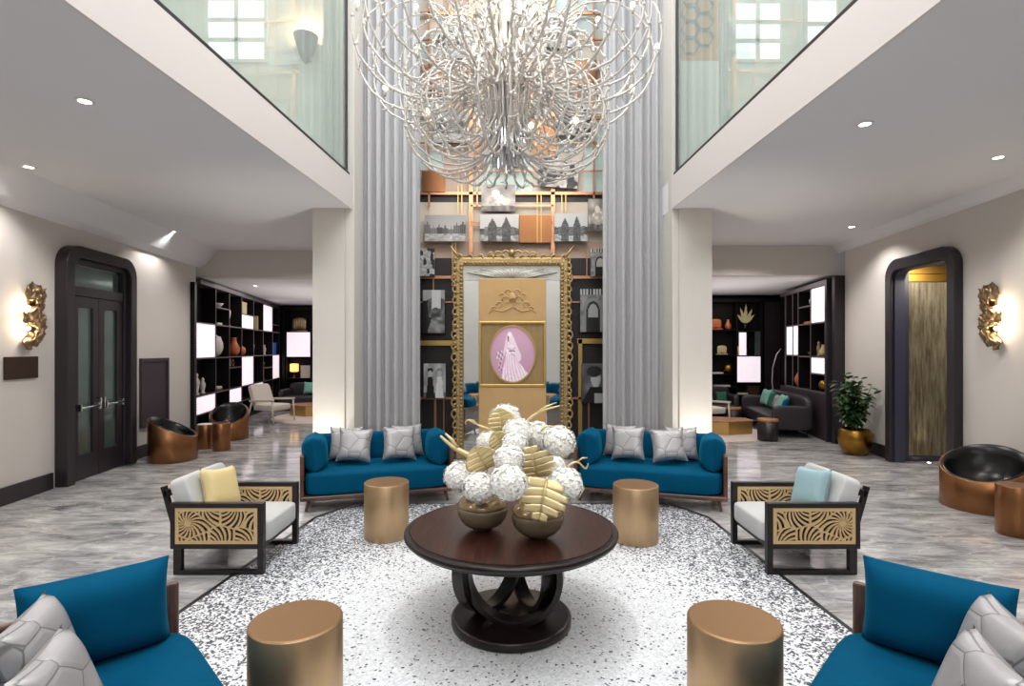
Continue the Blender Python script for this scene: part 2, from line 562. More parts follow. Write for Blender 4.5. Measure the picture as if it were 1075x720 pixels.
M['canvas_edge'] = mat('print edge', rgb(120, 112, 108), .6)
M['medallion'] = mat_attr('lit pink medallion', .35, .22)
M['glass'] = mat_glass()
M['mirror'] = mat('mirror glass', rgb(232, 238, 238), .03, 1.0)
M['marbleband'] = mat('carved white marble', rgb(206, 204, 196), .4, noise=.2, nscale=9, bump=.8, bscale=18)
M['doorglass'] = mat('dark green door glass', rgb(112, 130, 126), .08, .6, noise=.35, nscale=3)
M['chrome'] = mat('chrome', rgb(206, 206, 208), .15, 1.0)
M['plaque'] = mat('dark bronze plaque', rgb(64, 46, 36), .45, .5, noise=.05)
M['plum'] = mat('plum panel', rgb(64, 54, 62), .42, .1, noise=.08)
M['cream'] = mat('cream upholstery', rgb(206, 198, 186), .8, noise=.04)
M['creamrug'] = mat('cream rug pile', rgb(200, 186, 176), .9, noise=.1, nscale=9, bump=.4, bscale=60)
M['green'] = mat('emerald velvet', rgb(22, 92, 68), .7, sheen=.4, noise=.1)
M['mint'] = mat('mint velvet', rgb(120, 176, 158), .7, sheen=.4, noise=.06)
M['pale'] = mat('pale stone ornament', rgb(206, 198, 192), .6, noise=.1)
M['terra'] = mat('amber glass ornament', rgb(186, 104, 62), .2, noise=.25, nscale=10)
M['magenta'] = mat('magenta book cover', rgb(150, 40, 78), .5, noise=.05)
M['blue'] = mat('bright blue glaze', rgb(30, 110, 210), .3, noise=.2, nscale=12)
M['palm'] = mat('dried palm frond', rgb(196, 186, 140), .8, noise=.12)
M['aquapanel'] = mat('pale aqua glass panel', rgb(186, 202, 196), .4, noise=.04, nscale=2)
M['creampanel'] = mat('cream plaster panel', rgb(206, 192, 176), .6, noise=.04)
M['blushpanel'] = mat('blush plaster panel', rgb(190, 162, 144), .6, noise=.06)
M['darkpanel'] = mat('dark umber wall', rgb(34, 28, 27), .45, noise=.25, nscale=7)
M['hex'] = mat('amber honeycomb', rgb(196, 150, 84), .5, .3, noise=.2, nscale=6)
M['sconce'] = mat('hammered bronze leaf', rgb(126, 104, 78), .35, .85, noise=.4, nscale=16, bump=.5, bscale=30)
M['tablewood'] = mat_wood('tan wood', rgb(146, 96, 60), rgb(188, 134, 92), .4)
M['strip'] = mat('dark metal strip', rgb(58, 58, 60), .4, .6)
# ---------------------------------------------------------------- the room
ZC, ZF = 4.0, 4.46            # gallery ceiling, top of the balcony fascia
def XL(y): return -5.5 - .1 * y
def XR(y): return 5.53 + .1 * y
def BL(y): return -2.42 + .059 * (y - 8.23)      # balcony edges
def BR(y): return 2.41 - .039 * (y - 8.23)
Y0, Y1, YE = -4.0, 11.8, 20.0
RL = atan2(.995, -.0995)      # local x runs along the left wall away from us, local y goes into the wall
RR = atan2(-.995, -.0995)     # local x runs along the right wall towards us, local y goes into the wall

m = MB(); m.box(-10, 10.5, Y0 - .3, YE + .5, -.2, 0)
struct(m.build('floor', M['marble']))

m = MB(); m.prism([(XL(Y0), Y0), (XL(11.64), 11.64), (XL(11.64) - .3, 11.64), (XL(Y0) - .3, Y0)][::-1], 'z', 0, ZC)
struct(m.build('wall_left', M['paint']))
def wall_r(ya, yb, z0, z1, m):
    m.prism([(XR(ya), ya), (XR(ya) + .1, ya), (XR(yb) + .1, yb), (XR(yb), yb)][::-1], 'z', z0, z1)
m = MB(); wall_r(Y0, 7.86, 0, ZC, m); wall_r(9.24, 11.0, 0, ZC, m); wall_r(7.86, 9.24, 3.2, ZC, m)
struct(m.build('wall_right', M['paint']))
# the short passage behind the arched opening
m = MB(); m.box(6.585, 8.4, 9.47, 9.6, 0, 3.6); struct(m.build('wall_passage_end', M['frame']))
m = MB(); m.box(8.2, 8.4, 6.6, 9.47, 0, 3.6); struct(m.build('wall_passage_side', M['paint']))
m = MB(); m.box(6.62, 8.2, 6.6, 6.75, 0, 3.6); struct(m.build('wall_passage_near', M['paint']))
m = MB(); m.box(6.62, 8.2, 6.75, 9.47, 3.42, 3.6); struct(m.build('ceiling_passage', M['ceil']))

# gallery slabs: their undersides are the ceilings, their inner faces the balcony fascias
m = MB(); m.prism([(BL(Y0), Y0), (BL(9.3), 9.3), (-3.0, 9.3), (-3.0, Y1 + .3), (-9, Y1 + .3), (-9, Y0)], 'z', ZC, ZF)
struct(m.build('ceiling_left', M['ceil']))
m = MB(); m.prism([(BR(Y0), Y0), (9, Y0), (9, Y1 + .3), (3.0, Y1 + .3), (3.0, 9.3), (BR(9.3), 9.3)], 'z', ZC, ZF)
struct(m.build('ceiling_right', M['ceil']))
m = MB(); m.prism([(BL(Y0) + .004, Y0), (BL(8.25) + .004, 8.25), (BL(8.25) + .03, 8.25), (BL(Y0) + .03, Y0)][::-1], 'z', ZC - .012, ZF)
struct(m.build('trim_1', M['fascia']))
m = MB(); m.prism([(BR(Y0) - .004, Y0), (BR(8.25) - .004, 8.25), (BR(8.25) - .03, 8.25), (BR(Y0) - .03, Y0)], 'z', ZC - .012, ZF)
struct(m.build('trim_2', M['fascia']))
# sloping cove where the left wall meets the ceiling
def cove(name, X, sgn, off, zw, ya, yb):
    m = MB()
    vs = []
    for y in (ya, yb):
        x = X(y)
        prof = [(x, zw), (x + sgn * off * .35, zw + (ZC - zw) * .22), (x + sgn * off, ZC), (x, ZC)]
        vs += [(px, y, pz) for px, pz in prof]
    m.add(vs, [(0, 4, 5, 1), (1, 5, 6, 2), (2, 6, 7, 3), (3, 7, 4, 0), (0, 1, 2, 3), (7, 6, 5, 4)])
    struct(m.build(name, M['ceil']))
cove('trim_3', XL, 1, .42, 3.63, Y0, Y1)
cove('trim_4', XR, -1, .16, 3.84, Y0, Y1)

# lower beams and alcove ceilings at the far ends
m = MB(); m.box(-9, -2.9, Y1, Y1 + .3, 3.42, ZC); struct(m.build('wall_beam_left', M['paint']))
m = MB(); m.box(2.9, 9.2, 11.25, 11.55, 3.40, ZC); struct(m.build('wall_beam_right', M['paint']))
m = MB(); m.box(-9.5, -2.9, Y1 + .3, YE + .3, 3.43, 3.6); struct(m.build('ceiling_alcove_left', M['ceil']))
m = MB(); m.box(2.9, 9.5, 11.55, 16.2, 3.41, 3.6); struct(m.build('ceiling_alcove_right', M['ceil']))
m = MB(); m.box(-9.4, -2.9, 19.72, YE, 0, 3.43); struct(m.build('wall_alcove_left', M['shelfdark']))
m = MB(); m.prism([(-7.06, Y1), (-8.62, YE), (-8.9, YE), (-7.4, Y1)], 'z', 0, 3.43); struct(m.build('wall_alcove_left_side', M['shelfdark']))
m = MB(); m.box(2.9, 8.4, 15.75, 16.1, 0, 3.41); struct(m.build('wall_alcove_right', M['shelfdark']))
m = MB(); m.prism([(6.98, 11.55), (7.5, 15.75), (7.8, 15.75), (7.3, 11.55)][::-1], 'z', 0, 3.41); struct(m.build('wall_alcove_right_side', M['shelfdark']))
m = MB(); m.box(-3.1, -2.98, 9.3, YE, 0, ZC); struct(m.build('wall_inner_left', M['paint']))
m = MB(); m.box(2.98, 3.1, 9.3, 15.75, 0, ZC); struct(m.build('wall_inner_right', M['paint']))

# piers beside the curtains
m = MB(); m.box(-2.98, -2.50, 8.25, 9.3, 0, ZC + .0); m.box(-2.50, -2.36, 8.27, 9.3, 0, 9.5)
struct(m.build('wall_pier_left', M['pier'], bevel=.006))
m = MB(); m.box(2.50, 2.99, 8.25, 9.3, 0, ZC); m.box(2.40, 2.50, 8.27, 9.3, 0, 9.5)
struct(m.build('wall_pier_right', M['pier'], bevel=.006))

# end wall behind mirror and lattice: dark below, blush and cream panels, pale aqua glass above
YB = 10.0
m = MB()
def patch(x0, x1, z0, z1, k):
    m.mat = k
    m.box(x0, x1, YB, YB + .2, z0, z1)
patch(-3, 3, 0, 3.54, 0)
patch(-3, 3, 3.54, 3.83, 3)
patch(-3, 3, 3.83, 4.55, 2)
patch(-3, 3, 4.55, 4.72, 0)
xs = [-3, -2.2, -1.25, -.72, -.2, .35, .72, 1.3, 2.1, 3]
zs = [4.72, 5.05, 5.5, 5.95, 6.45, 7.0, 7.6, 8.3, 9.5]
for i in range(len(xs) - 1):
    for j in range(len(zs) - 1):
        patch(xs[i], xs[i + 1], zs[j], zs[j + 1], [1, 2, 1, 1, 2, 1, 3][(i * 3 + j * 5 + i * j) % 7])
struct(m.build('wall_back', [M['darkpanel'], M['aquapanel'], M['creampanel'], M['blushpanel']]))

# wall behind the viewer, with tall windows and an opening
m = MB()
for x0, x1, z0, z1 in [(-7, -2.6, 0, ZC), (2.6, 7, 0, ZC), (-9, 9, 8.6, 9.5), (-9, -2.5, ZC, 8.6), (2.5, 9, ZC, 8.6), (-2.6, 2.6, 0, 4.9), (-.15, .15, 4.9, 8.6), (-2.6, -2.3, 4.9, 8.6), (2.3, 2.6, 4.9, 8.6)]:
    m.box(x0, x1, Y0 - .3, Y0, z0, z1)
struct(m.build('wall_front', M['paint']))
# upper storey behind the glass
m = MB(); m.box(-6.2, -6.0, Y0, 9.3, ZF, 9.5); struct(m.build('wall_upper_left', M['upper']))
m = MB(); m.box(6.0, 6.2, Y0, 9.3, ZF, 9.5); struct(m.build('wall_upper_right', M['upper']))
m = MB(); m.box(-6.2, -2.5, 9.3, 9.5, ZF, 9.5); struct(m.build('wall_upper_back_left', M['upper']))
m = MB(); m.box(2.5, 6.2, 9.3, 9.5, ZF, 9.5); struct(m.build('wall_upper_back_right', M['upper']))
m = MB(); m.box(-6.2, 6.2, Y0 - .3, YB + .2, 9.5, 9.7); struct(m.build('ceiling', M['ceil']))

# glazing on both balconies
def glazing(name, BX, sgn, yend):
    o = bpy.data.objects.new(name, None); COL.objects.link(o); struct(o)
    a, b = Y0, yend
    def strip(nm, mt, off0, off1, z0, z1, ya=a, yb=b):
        q = MB()
        pts = [(BX(ya) + sgn * off0, ya), (BX(yb) + sgn * off0, yb), (BX(yb) + sgn * off1, yb), (BX(ya) + sgn * off1, ya)]
        q.prism(pts if sgn < 0 else pts[::-1], 'z', z0, z1)
        return q.build(nm, mt, o)
    strip('glass_pane', M['glass'], .05, .062, ZF + .05, 9.4)
    strip('sill_rail', M['strip'], -.01, .12, ZF, ZF + .055)
    q = MB(); q.box(BX(b) - .03, BX(b) + .03, b, b + .05, ZF, 9.4)
    q.build('end_post', M['strip'], o, loc=(sgn * .06, 0, 0))
    return o
glazing('window_1', BL, -1, 8.2)
glazing('window_2', BR, 1, 8.2)

# baseboards
def base(name, X, sgn, ya, yb):
    m = MB()
    m.prism([(X(ya), ya), (X(yb), yb), (X(yb) + sgn * .03, yb), (X(ya) + sgn * .03, ya)], 'z', 0, .22)
    struct(m.build(name, M['base'], bevel=.006))
base('baseboard_left', XL, 1, Y0, 7.5)
base('baseboard_left_far', XL, 1, 9.24, 11.64)
base('baseboard_right', XR, -1, 9.45, 11.0)
base('baseboard_right_near', XR, -1, Y0, 7.62)

# ---------------------------------------------------------------- arched surrounds on the side walls
def arch_loop(x0, x1, z0, z1, r, n=8):
    pts = [(x0, z0)]
    for k in range(n + 1):
        a = pi - (pi / 2) * k / n
        pts.append((x0 + r + r * cos(a), z1 - r + r * sin(a)))
    for k in range(n + 1):
        a = pi / 2 - (pi / 2) * k / n
        pts.append((x1 - r + r * cos(a), z1 - r + r * sin(a)))
    pts.append((x1, z0))
    return pts
# double door, left wall
W = 1.66
door = bpy.data.objects.new('door_1', None); COL.objects.link(door)
door.location = (XL(7.55), 7.55, 0); door.rotation_euler = (0, 0, RL); struct(door, 'dark double glass door in a round cornered plum frame')
m = MB()
m.ring(arch_loop(0, W, 0, 3.36, .3), arch_loop(.16, W - .16, 0, 3.19, .17), 'y', -.17, 0, True)
m.build('door_frame', M['frame'], door, bevel=.012)
m = MB()
m.ring(arch_loop(.16, W - .16, 0, 3.19, .17), arch_loop(.24, W - .24, 0, 3.12, .11), 'y', -.10, 0, True)
m.build('inner_frame', M['frame'], door, bevel=.008)
m = MB(); m.box(.24, W - .24, -.08, 0, 2.66, 2.80); m.build('transom_bar', M['frame'], door, bevel=.006)
m = MB(); m.box(.26, W - .26, -.02, -.005, 2.80, 3.10); m.build('transom_pane', M['doorglass'], door)
for k in range(2):
    a = .245 + k * .59; b = a + .58
    m = MB()
    m.ring([(a, .003), (a, 2.655), (b, 2.655), (b, .003)], [(a + .13, .36), (a + .13, 2.5), (b - .13, 2.5), (b - .13, .36)], 'y', -.07, -.01)
    lf = m.build('door_leaf', M['frame'], door, bevel=.006)
    m = MB(); m.box(a + .12, b - .12, -.035, -.02, .35, 2.51); m.build('door_pane', M['doorglass'], lf)
    m = MB(); m.tube([(a + .08, -.14, 1.05), (b - .08, -.14, 1.05)], .016, 8)
    m.box(a + .07, a + .11, -.14, -.065, 1.0, 1.1); m.box(b - .11, b - .07, -.14, -.065, 1.0, 1.1)
    m.build('push_bar', M['chrome'], lf)
    m = MB(); hx = b - .04 if k == 0 else a + .04
    m.tube([(hx, -.07, 1.0), (hx, -.13, 1.0), (hx, -.13, 1.16), (hx, -.07, 1.16)], .012, 8)
    m.build('door_handle', M['chrome'], lf)

# arched opening in the right wall, a bronze glass screen standing in the passage behind it
W = 1.70
o2 = bpy.data.objects.new('door_2', None); COL.objects.link(o2); o2.location = (XR(9.4) - .002, 9.4, 0); o2.rotation_euler = (0, 0, RR); struct(o2, 'round cornered dark surround of the right wall opening')
m = MB(); m.ring(arch_loop(0, W, 0, 3.38, .3), arch_loop(.165, W - .165, 0, 3.2, .17), 'y', -.12, 0, True); m.build('door_frame', M['frame'], o2, bevel=.012)
m = MB(); m.ring(arch_loop(.15, W - .15, 0, 3.215, .18), arch_loop(.185, W - .185, 0, 3.18, .155), 'y', -.06, .10, True); m.build('inner_frame', mat('slate blue lacquer', rgb(58, 58, 76), .35), o2)
t = thing('bronze_glass_screen', 'tall streaked bronze glass screen standing inside the dark arched opening', 'wall panel', (6.575, 9.37, .001))
m = MB(); m.ring([(0, 0), (0, 3.36), (1.5, 3.36), (1.5, 0)], [(.125, .09), (.125, 3.30), (1.375, 3.30), (1.375, .09)], 'y', -.05, .08); m.build('frame', mat('slate lacquer', rgb(52, 52, 68), .35), t, bevel=.006)
m = MB(); m.box(.12, 1.38, -.01, .03, .08, 3.02); m.build('streaked_pane', M['streak'], t)
m = MB(); m.box(.12, 1.38, -.03, .03, 3.03, 3.16); m.box(.12, 1.38, -.02, .03, 3.165, 3.31); m.build('gold_band', M['brass'], t, bevel=.004)

# plaque and plum panel, left wall
def on_left(x, dep=0.0):
    """left wall point seen at photo column x"""
    u = (x - CX) / F
    y = -5.5 / (u + .1)
    return y
ya, yb = on_left(3), on_left(38)
t = tag(MB().box(0, (yb - ya) * 1.005, -.03, -.001, 1.52, 1.80).build('wall_plaque', M['plaque'], bevel=.008), 'small dark bronze plaque on left wall under the lit sconce', 'plaque')
t.location = (XL(ya), ya, 0); t.rotation_euler = (0, 0, RL)
ya, yb = on_left(146), on_left(175)
t = thing('wall_panel', 'tall flat plum panel in a thin frame beside the glass double door', 'wall panel', (XL(ya), ya, 0), RL)
L = (yb - ya) * 1.005
m = MB(); m.ring([(0, .52), (0, 1.73), (L, 1.73), (L, .52)], [(.06, .58), (.06, 1.67), (L - .06, 1.67), (L - .06, .58)], 'y', -.05, -.001); m.build('frame', M['plum'], t, bevel=.005)
m = MB(); m.box(.055, L - .055, -.025, -.001, .575, 1.675); m.build('panel', M['plum'], t)

# wall sconces
def sconce(name, X, y, rz, label, flip):
    t = thing(name, label, 'wall light', (X(y), y, 0), rz)
    m = MB(); m.box(-.05, .05, -.03, -.001, 1.98, 2.70); m.build('backplate', M['sconce'], t, bevel=.005)
    rnd = random.Random(5)
    for k, (zc, w, h, dx) in enumerate([(2.58, .22, .22, .01), (2.40, .25, .24, -.02), (2.24, .18, .20, .02), (2.06, .27, .24, -.01)]):
        q = MB()
        def fn(u, v, zc=zc, w=w, h=h, dx=dx, k=k):
            a, b = 2 * u - 1, 2 * v - 1
            ww = w * (.62 + .38 * cos(b * 1.5)) * (1 + .14 * sin(5 * b + k))
            ripple = .018 * sin(9 * a + 4 * b + k) + .010 * sin(17 * a - 3 * b)
            return ((dx + a * ww * .62 + .05 * b) * flip, -.13 + .08 * a * a + ripple, zc + b * h * .47 + .07 * a * (1 if k % 2 else -1) + .015 * sin(11 * a))
        q.grid(fn, 22, 14)
        q.build('metal_leaf', M['sconce'], t, solid=.006)
    for zc in (2.16, 2.42):
        q = MB(); q.ball((-.10 * flip, -.05, zc), .028); q.build('bulb', M['bulb'], t)
    return t
sconce('wall_sconce', XL, 7.12, RL, 'rumpled bronze leaf sconce glowing above the plaque on left wall', 1)
sconce('wall_sconce', XR, 7.15, RR, 'rumpled bronze leaf sconce glowing beside the bronze glass panel', -1)

# ---------------------------------------------------------------- recessed downlights
def downlight(px, py, z, label, grp='recessed ceiling spotlights', r=.05):
    d = F * (z - H) / (HY - py)
    x = (px - CX) * d / F
    t = thing('ceiling_downlight', label, 'ceiling light', (x, d, z), 0, grp)
    m = MB(); m.lathe([(r, -.0005), (r + .022, -.0005), (r + .022, -.006), (r, -.008), (r, -.0005)], 20)
    m.build('trim_ring', M['ceil'], t)
    m = MB(); m.lathe([(0.0001, -.003), (r, -.003), (r, -.001), (.0001, -.001)], 20); m.build('lens', M['lamp'], t)
    return (x, d, z)
DL = [downlight(89, 106, ZC, 'bright round downlight in left gallery ceiling nearest the balcony edge'),
      downlight(30, 175, ZC, 'small downlight in left gallery ceiling above the sconce'),
      downlight(181, 243, ZC, 'small downlight in left gallery ceiling above the plum panel'),
      downlight(908, 130, ZC, 'bright round downlight in right gallery ceiling nearest the balcony edge'),
      downlight(1048, 165, ZC, 'small downlight in right gallery ceiling above the sconce'),
      downlight(894, 238, ZC, 'small downlight in right gallery ceiling above the potted plant'),
      downlight(268, 300, 3.43, 'tiny downlight in low alcove ceiling above the cream armchair')]

# floor uplight in front of the bronze glass
t = thing('floor_uplight', 'small round floor uplight washing the bronze glass screen', 'floor light', (6.92, 9.17, .001))
m = MB(); m.lathe([(.03, 0), (.045, 0), (.045, .01), (.03, .012), (.03, 0)], 20); m.build('rim', M['chrome'], t)
m = MB(); m.lathe([(.0001, .009), (.03, .009), (.03, .001), (.0001, .001)], 20); m.build('lens', M['lamp'], t)

# ---------------------------------------------------------------- curtains
def curtain(name, x0, x1, yc, seed, label, z0=0.015, z1=9.35, folds=7, amp=.05, mt='curtain', cat='curtain'):
    rnd = random.Random(seed)
    ph = [rnd.uniform(-.5, .5) for _ in range(40)]
    am = [rnd.uniform(.65, 1.25) for _ in range(40)]
    def fn(u, v):
        s = u * folds
        k = int(s)
        fr = s - k
        w = sin(pi * 2 * s + ph[k % 40] * fr * (1 - fr) * 3)
        w = math.copysign(abs(w) ** .55, w)
        x = x0 + (x1 - x0) * (u + .012 * sin(2 * pi * s * 2 + 1) * u * (1 - u) * 4)
        return (x, yc - amp * am[k % 40] * w + .012 * sin(3 * v + s), z0 + (z1 - z0) * v)
    m = MB(); m.grid(fn, folds * 14, 12)
    return tag(m.build(name, M[mt], solid=.006), label, cat)
curtain('floor_length_curtain', -2.44, -1.46, 8.75, 3, 'silver grey floor length curtain beside the left pale pier')
curtain('floor_length_curtain', 1.44, 2.40, 8.75, 9, 'silver grey floor length curtain beside the right pale pier')
curtain('sheer_curtain', -3.12, -2.62, 9.1, 12, 'pale sheer curtain behind the left balcony glass', ZF + .01, 9.3, 4, .06, 'sheer')
curtain('sheer_curtain', 3.26, 3.66, 9.1, 15, 'pale sheer curtain behind the right balcony glass', ZF + .01, 9.3, 3, .06, 'sheer')
# ---------------------------------------------------------------- mosaic inlay, built as a thin sheet on the floor
m = MB()
pts = [(-2.62, 1.0), (2.42, 1.0), (2.25, 4.0), (2.19, 6.2), (1.9, 6.75), (-1.9, 6.75), (-2.19, 6.2), (-2.37, 4.0)]
m.prism(pts, 'z', .0005, .005)
rug = tag(m.build('mosaic_rug', M['rug']), 'large speckled black and white mosaic rug under the round table and sofas', 'rug')
cx, cy = 0, 3.9
out = [(cx + (x - cx) * 1.018, cy + (y - cy) * 1.018) for x, y in pts]
m = MB(); m.ring(out, pts, 'z', .0003, .004); m.build('border', M['strip'], rug)
RZ = .0055

# ---------------------------------------------------------------- sofas
def arc(cx, cy, r, a0, a1, n=6):
    return [(cx + r * cos(radians(a0 + (a1 - a0) * k / n)), cy + r * sin(radians(a0 + (a1 - a0) * k / n))) for k in range(n + 1)]
def make_sofa(label, loc, rz):
    t = thing('velvet_sofa', label, 'sofa', loc, rz, 'teal velvet sofas around the round table')
    L, D, th = .895, .50, .045
    outer = [(-L, -.49)] + arc(-L + .14, D - .14, .14, 180, 90) + arc(L - .14, D - .14, .14, 90, 0) + [(L, -.49)]
    inner = [(-L + th, -.49)] + arc(-L + .14, D - .14, .14 - th, 180, 90) + arc(L - .14, D - .14, .14 - th, 90, 0) + [(L - th, -.49)]
    m = MB(); m.prism(outer + inner[::-1], 'z', .16, .66)
    m.build('wooden_shell', M['walnut'], t, bevel=.012)
    m = MB(); m.box(-L, L, -.495, .475, .13, .185); m.build('base_rail', M['walnut'], t, bevel=.014)
    for sx in (-1, 1):
        for sy in (-1, 1):
            m = MB(); m.tube([(sx * .80, sy * .41, .135), (sx * .83, sy * .43, .005)], [.024, .015], 10)
            m.build('leg', M['walnut'], t)
    m = MB(); m.pad(1.69, .97, .27, (0, -.03, .315), 9, 22, .05); m.build('seat_cushion', M['velvet'], t)
    for k in (-1, 0, 1):
        m = MB(); m.pad(.565, .22, .37, (0, 0, 0), 5.5, 16); m.build('back_cushion', M['velvet'], t, loc=(k * .56, .345, .605), rot=(radians(-7), 0, 0))
    for sx in (-1, 1):
        m = MB(); m.T = Matrix.Rotation(pi / 2, 4, 'Z'); m.pillow(.59, .41, .29, 22, .05); m.build('bolster', M['velvet'], t, loc=(sx * .730, -.13, .435), rot=(0, radians(5 * sx), 0))
    return t
S1 = make_sofa('teal velvet sofa in front of the left grey curtain', (-1.72, 7.07, RZ), radians(16.5))
S2 = dup(S1, (1.76, 7.07, RZ), radians(-16.5), 'teal velvet sofa in front of the right grey curtain')
S3 = dup(S1, (-1.538, 1.968, RZ), radians(133), 'teal velvet sofa cut off by the frame, beside the front left bronze drum')
S4 = dup(S1, (1.578, 1.968, RZ), radians(-133), 'teal velvet sofa cut off by the frame, beside the front right bronze drum')

pm = MB(); pm.pillow(.43, .43, .17, 16, .13)
pproto = [None]
def pillow(label, cat_group, mt, sofa, x, y, z, yaw, lean, roll=0.0, size=1.0, name='throw_pillow'):
    """pillow on a sofa, placed in the sofa's own frame"""
    R = Matrix.Translation(sofa.location) @ Matrix.Rotation(sofa.rotation_euler.z, 4, 'Z')
    p = R @ Vector((x, y, z))
    o = bpy.data.objects.new(name, pproto[0].data) if False else pm.build(name, M[mt])
    o.rotation_mode = 'XYZ'
    o.matrix_world = Matrix.Translation(p) @ Matrix.Rotation(sofa.rotation_euler.z + radians(yaw), 4, 'Z') @ Matrix.Rotation(radians(lean), 4, 'X') @ Matrix.Translation((0, 0, .215 * size)) @ Matrix.Rotation(radians(roll), 4, 'Y') @ Matrix.Translation((0, 0, -.215 * size)) @ Matrix.Scale(size, 4)
    tag(o, label, 'pillow', cat_group)
    o.location.z += .026 + .2 * size * abs(sin(radians(roll)))
    if 'armchair' in sofa.name: fw = Vector((.010, 0, 0))
    else: fw = Vector((0, -.008, 0))
    fw = Matrix.Rotation(sofa.rotation_euler.z, 4, 'Z') @ fw
    settle(o, [sofa] + PIL.get(sofa.name, []), fw, 30)
    PIL.setdefault(sofa.name, []).append(o)
    return o
PIL = {}
G1 = 'silver quilted pillows on the sofas'
pillow('silver quilted pillow at the back, left end of the left curtain sofa', G1, 'silver', S1, -.40, .05, .455, -12, -16, 0)
pillow('silver quilted pillow in front, left side of the left curtain sofa', G1, 'silver', S1, -.29, -.16, .455, -8, -20, 4)
pillow('silver quilted pillow at the back, right end of the left curtain sofa', G1, 'silver', S1, .40, .05, .455, 12, -16, 0)
pillow('silver quilted pillow in front, right side of the left curtain sofa', G1, 'silver', S1, .27, -.16, .455, 6, -20, 3)
pillow('silver quilted pillow at the back, left end of the right curtain sofa', G1, 'silver', S2, -.40, .05, .455, -12, -16, 0)
pillow('silver quilted pillow in front, left side of the right curtain sofa', G1, 'silver', S2, -.27, -.16, .455, -6, -20, -3)
pillow('silver quilted pillow in front, right side of the right curtain sofa', G1, 'silver', S2, .24, -.20, .455, 8, -22, -5)
pillow('silver quilted pillow at the back, right end of the right curtain sofa', G1, 'silver', S2, .40, .05, .455, 12, -16, 0)
pillow('silver quilted pillow leaning behind another on the front left sofa', G1, 'silver', S3, .28, .04, .452, -25, -18, 0)
pillow('silver quilted pillow in front on the front left sofa, cut off below', G1, 'silver', S3, -.06, .0, .452, -25, -20, 0, .95)
pillow('silver quilted pillow leaning behind another on the front right sofa', G1, 'silver', S4, -.28, .04, .452, 25, -18, 0)
pillow('silver quilted pillow in front on the front right sofa, cut off below', G1, 'silver', S4, .06, .0, .452, 25, -20, 0, .95)

# ---------------------------------------------------------------- armchairs with fretwork sides
def fret_panel():
    W, Hh, nx, nz = .69, .30, 230, 100
    fans = [(-.37, .19, 0.3, 16), (-.24, .02, 1.9, 17), (-.08, .19, .2, 18), (.02, -.20, 1.0, 20), (.15, .19, 2.2, 21), (.28, -.20, .7, 20), (.40, .10, 1.3, 18), (-.34, -.20, .4, 18), (-.14, -.20, 2.4, 18)]
    def solid(x, z):
        if abs(x) > W / 2 - .030 or abs(z) > Hh / 2 - .026: return True
        best = sorted(((math.hypot(x - f[0], (z - f[1]) * 1.1), f) for f in fans), key=lambda q: q[0])
        d, f = best[0]
        if best[1][0] - d < .012: return True
        if d < .026: return True
        a = atan2(z - f[1], x - f[0]) + .9 * d / .2 * (1 if f[3] % 2 else -1) + f[2]
        w = sin(a * f[3])
        return w < (-.08 if d > .07 else .4)
    cell = [[solid((i + .5) / nx * W - W / 2, (j + .5) / nz * Hh - Hh / 2) for i in range(nx)] for j in range(nz)]
    m = MB(); y = .006
    idx = {}
    vs, fs = [], []
    def vid(i, j, k):
        key = (i, j, k)
        if key not in idx:
            idx[key] = len(vs); vs.append((i / nx * W - W / 2, (-y, y)[k], j / nz * Hh - Hh / 2))
        return idx[key]
    for j in range(nz):
        for i in range(nx):
            if not cell[j][i]: continue
            fs.append((vid(i, j, 0), vid(i + 1, j, 0), vid(i + 1, j + 1, 0), vid(i, j + 1, 0)))
            fs.append((vid(i, j, 1), vid(i, j + 1, 1), vid(i + 1, j + 1, 1), vid(i + 1, j, 1)))
            for di, dj, e in ((-1, 0, ((0, 0), (0, 1))), (1, 0, ((1, 1), (1, 0))), (0, -1, ((1, 0), (0, 0))), (0, 1, ((0, 1), (1, 1)))):
                a, b = i + di, j + dj
                if not (0 <= a < nx and 0 <= b < nz) or not cell[b][a]:
                    (p, q), (r, s) = e
                    fs.append((vid(i + p, j + q, 0), vid(i + r, j + s, 0), vid(i + r, j + s, 1), vid(i + p, j + q, 1)))
    m.add(vs, fs)
    return m
FP = fret_panel()
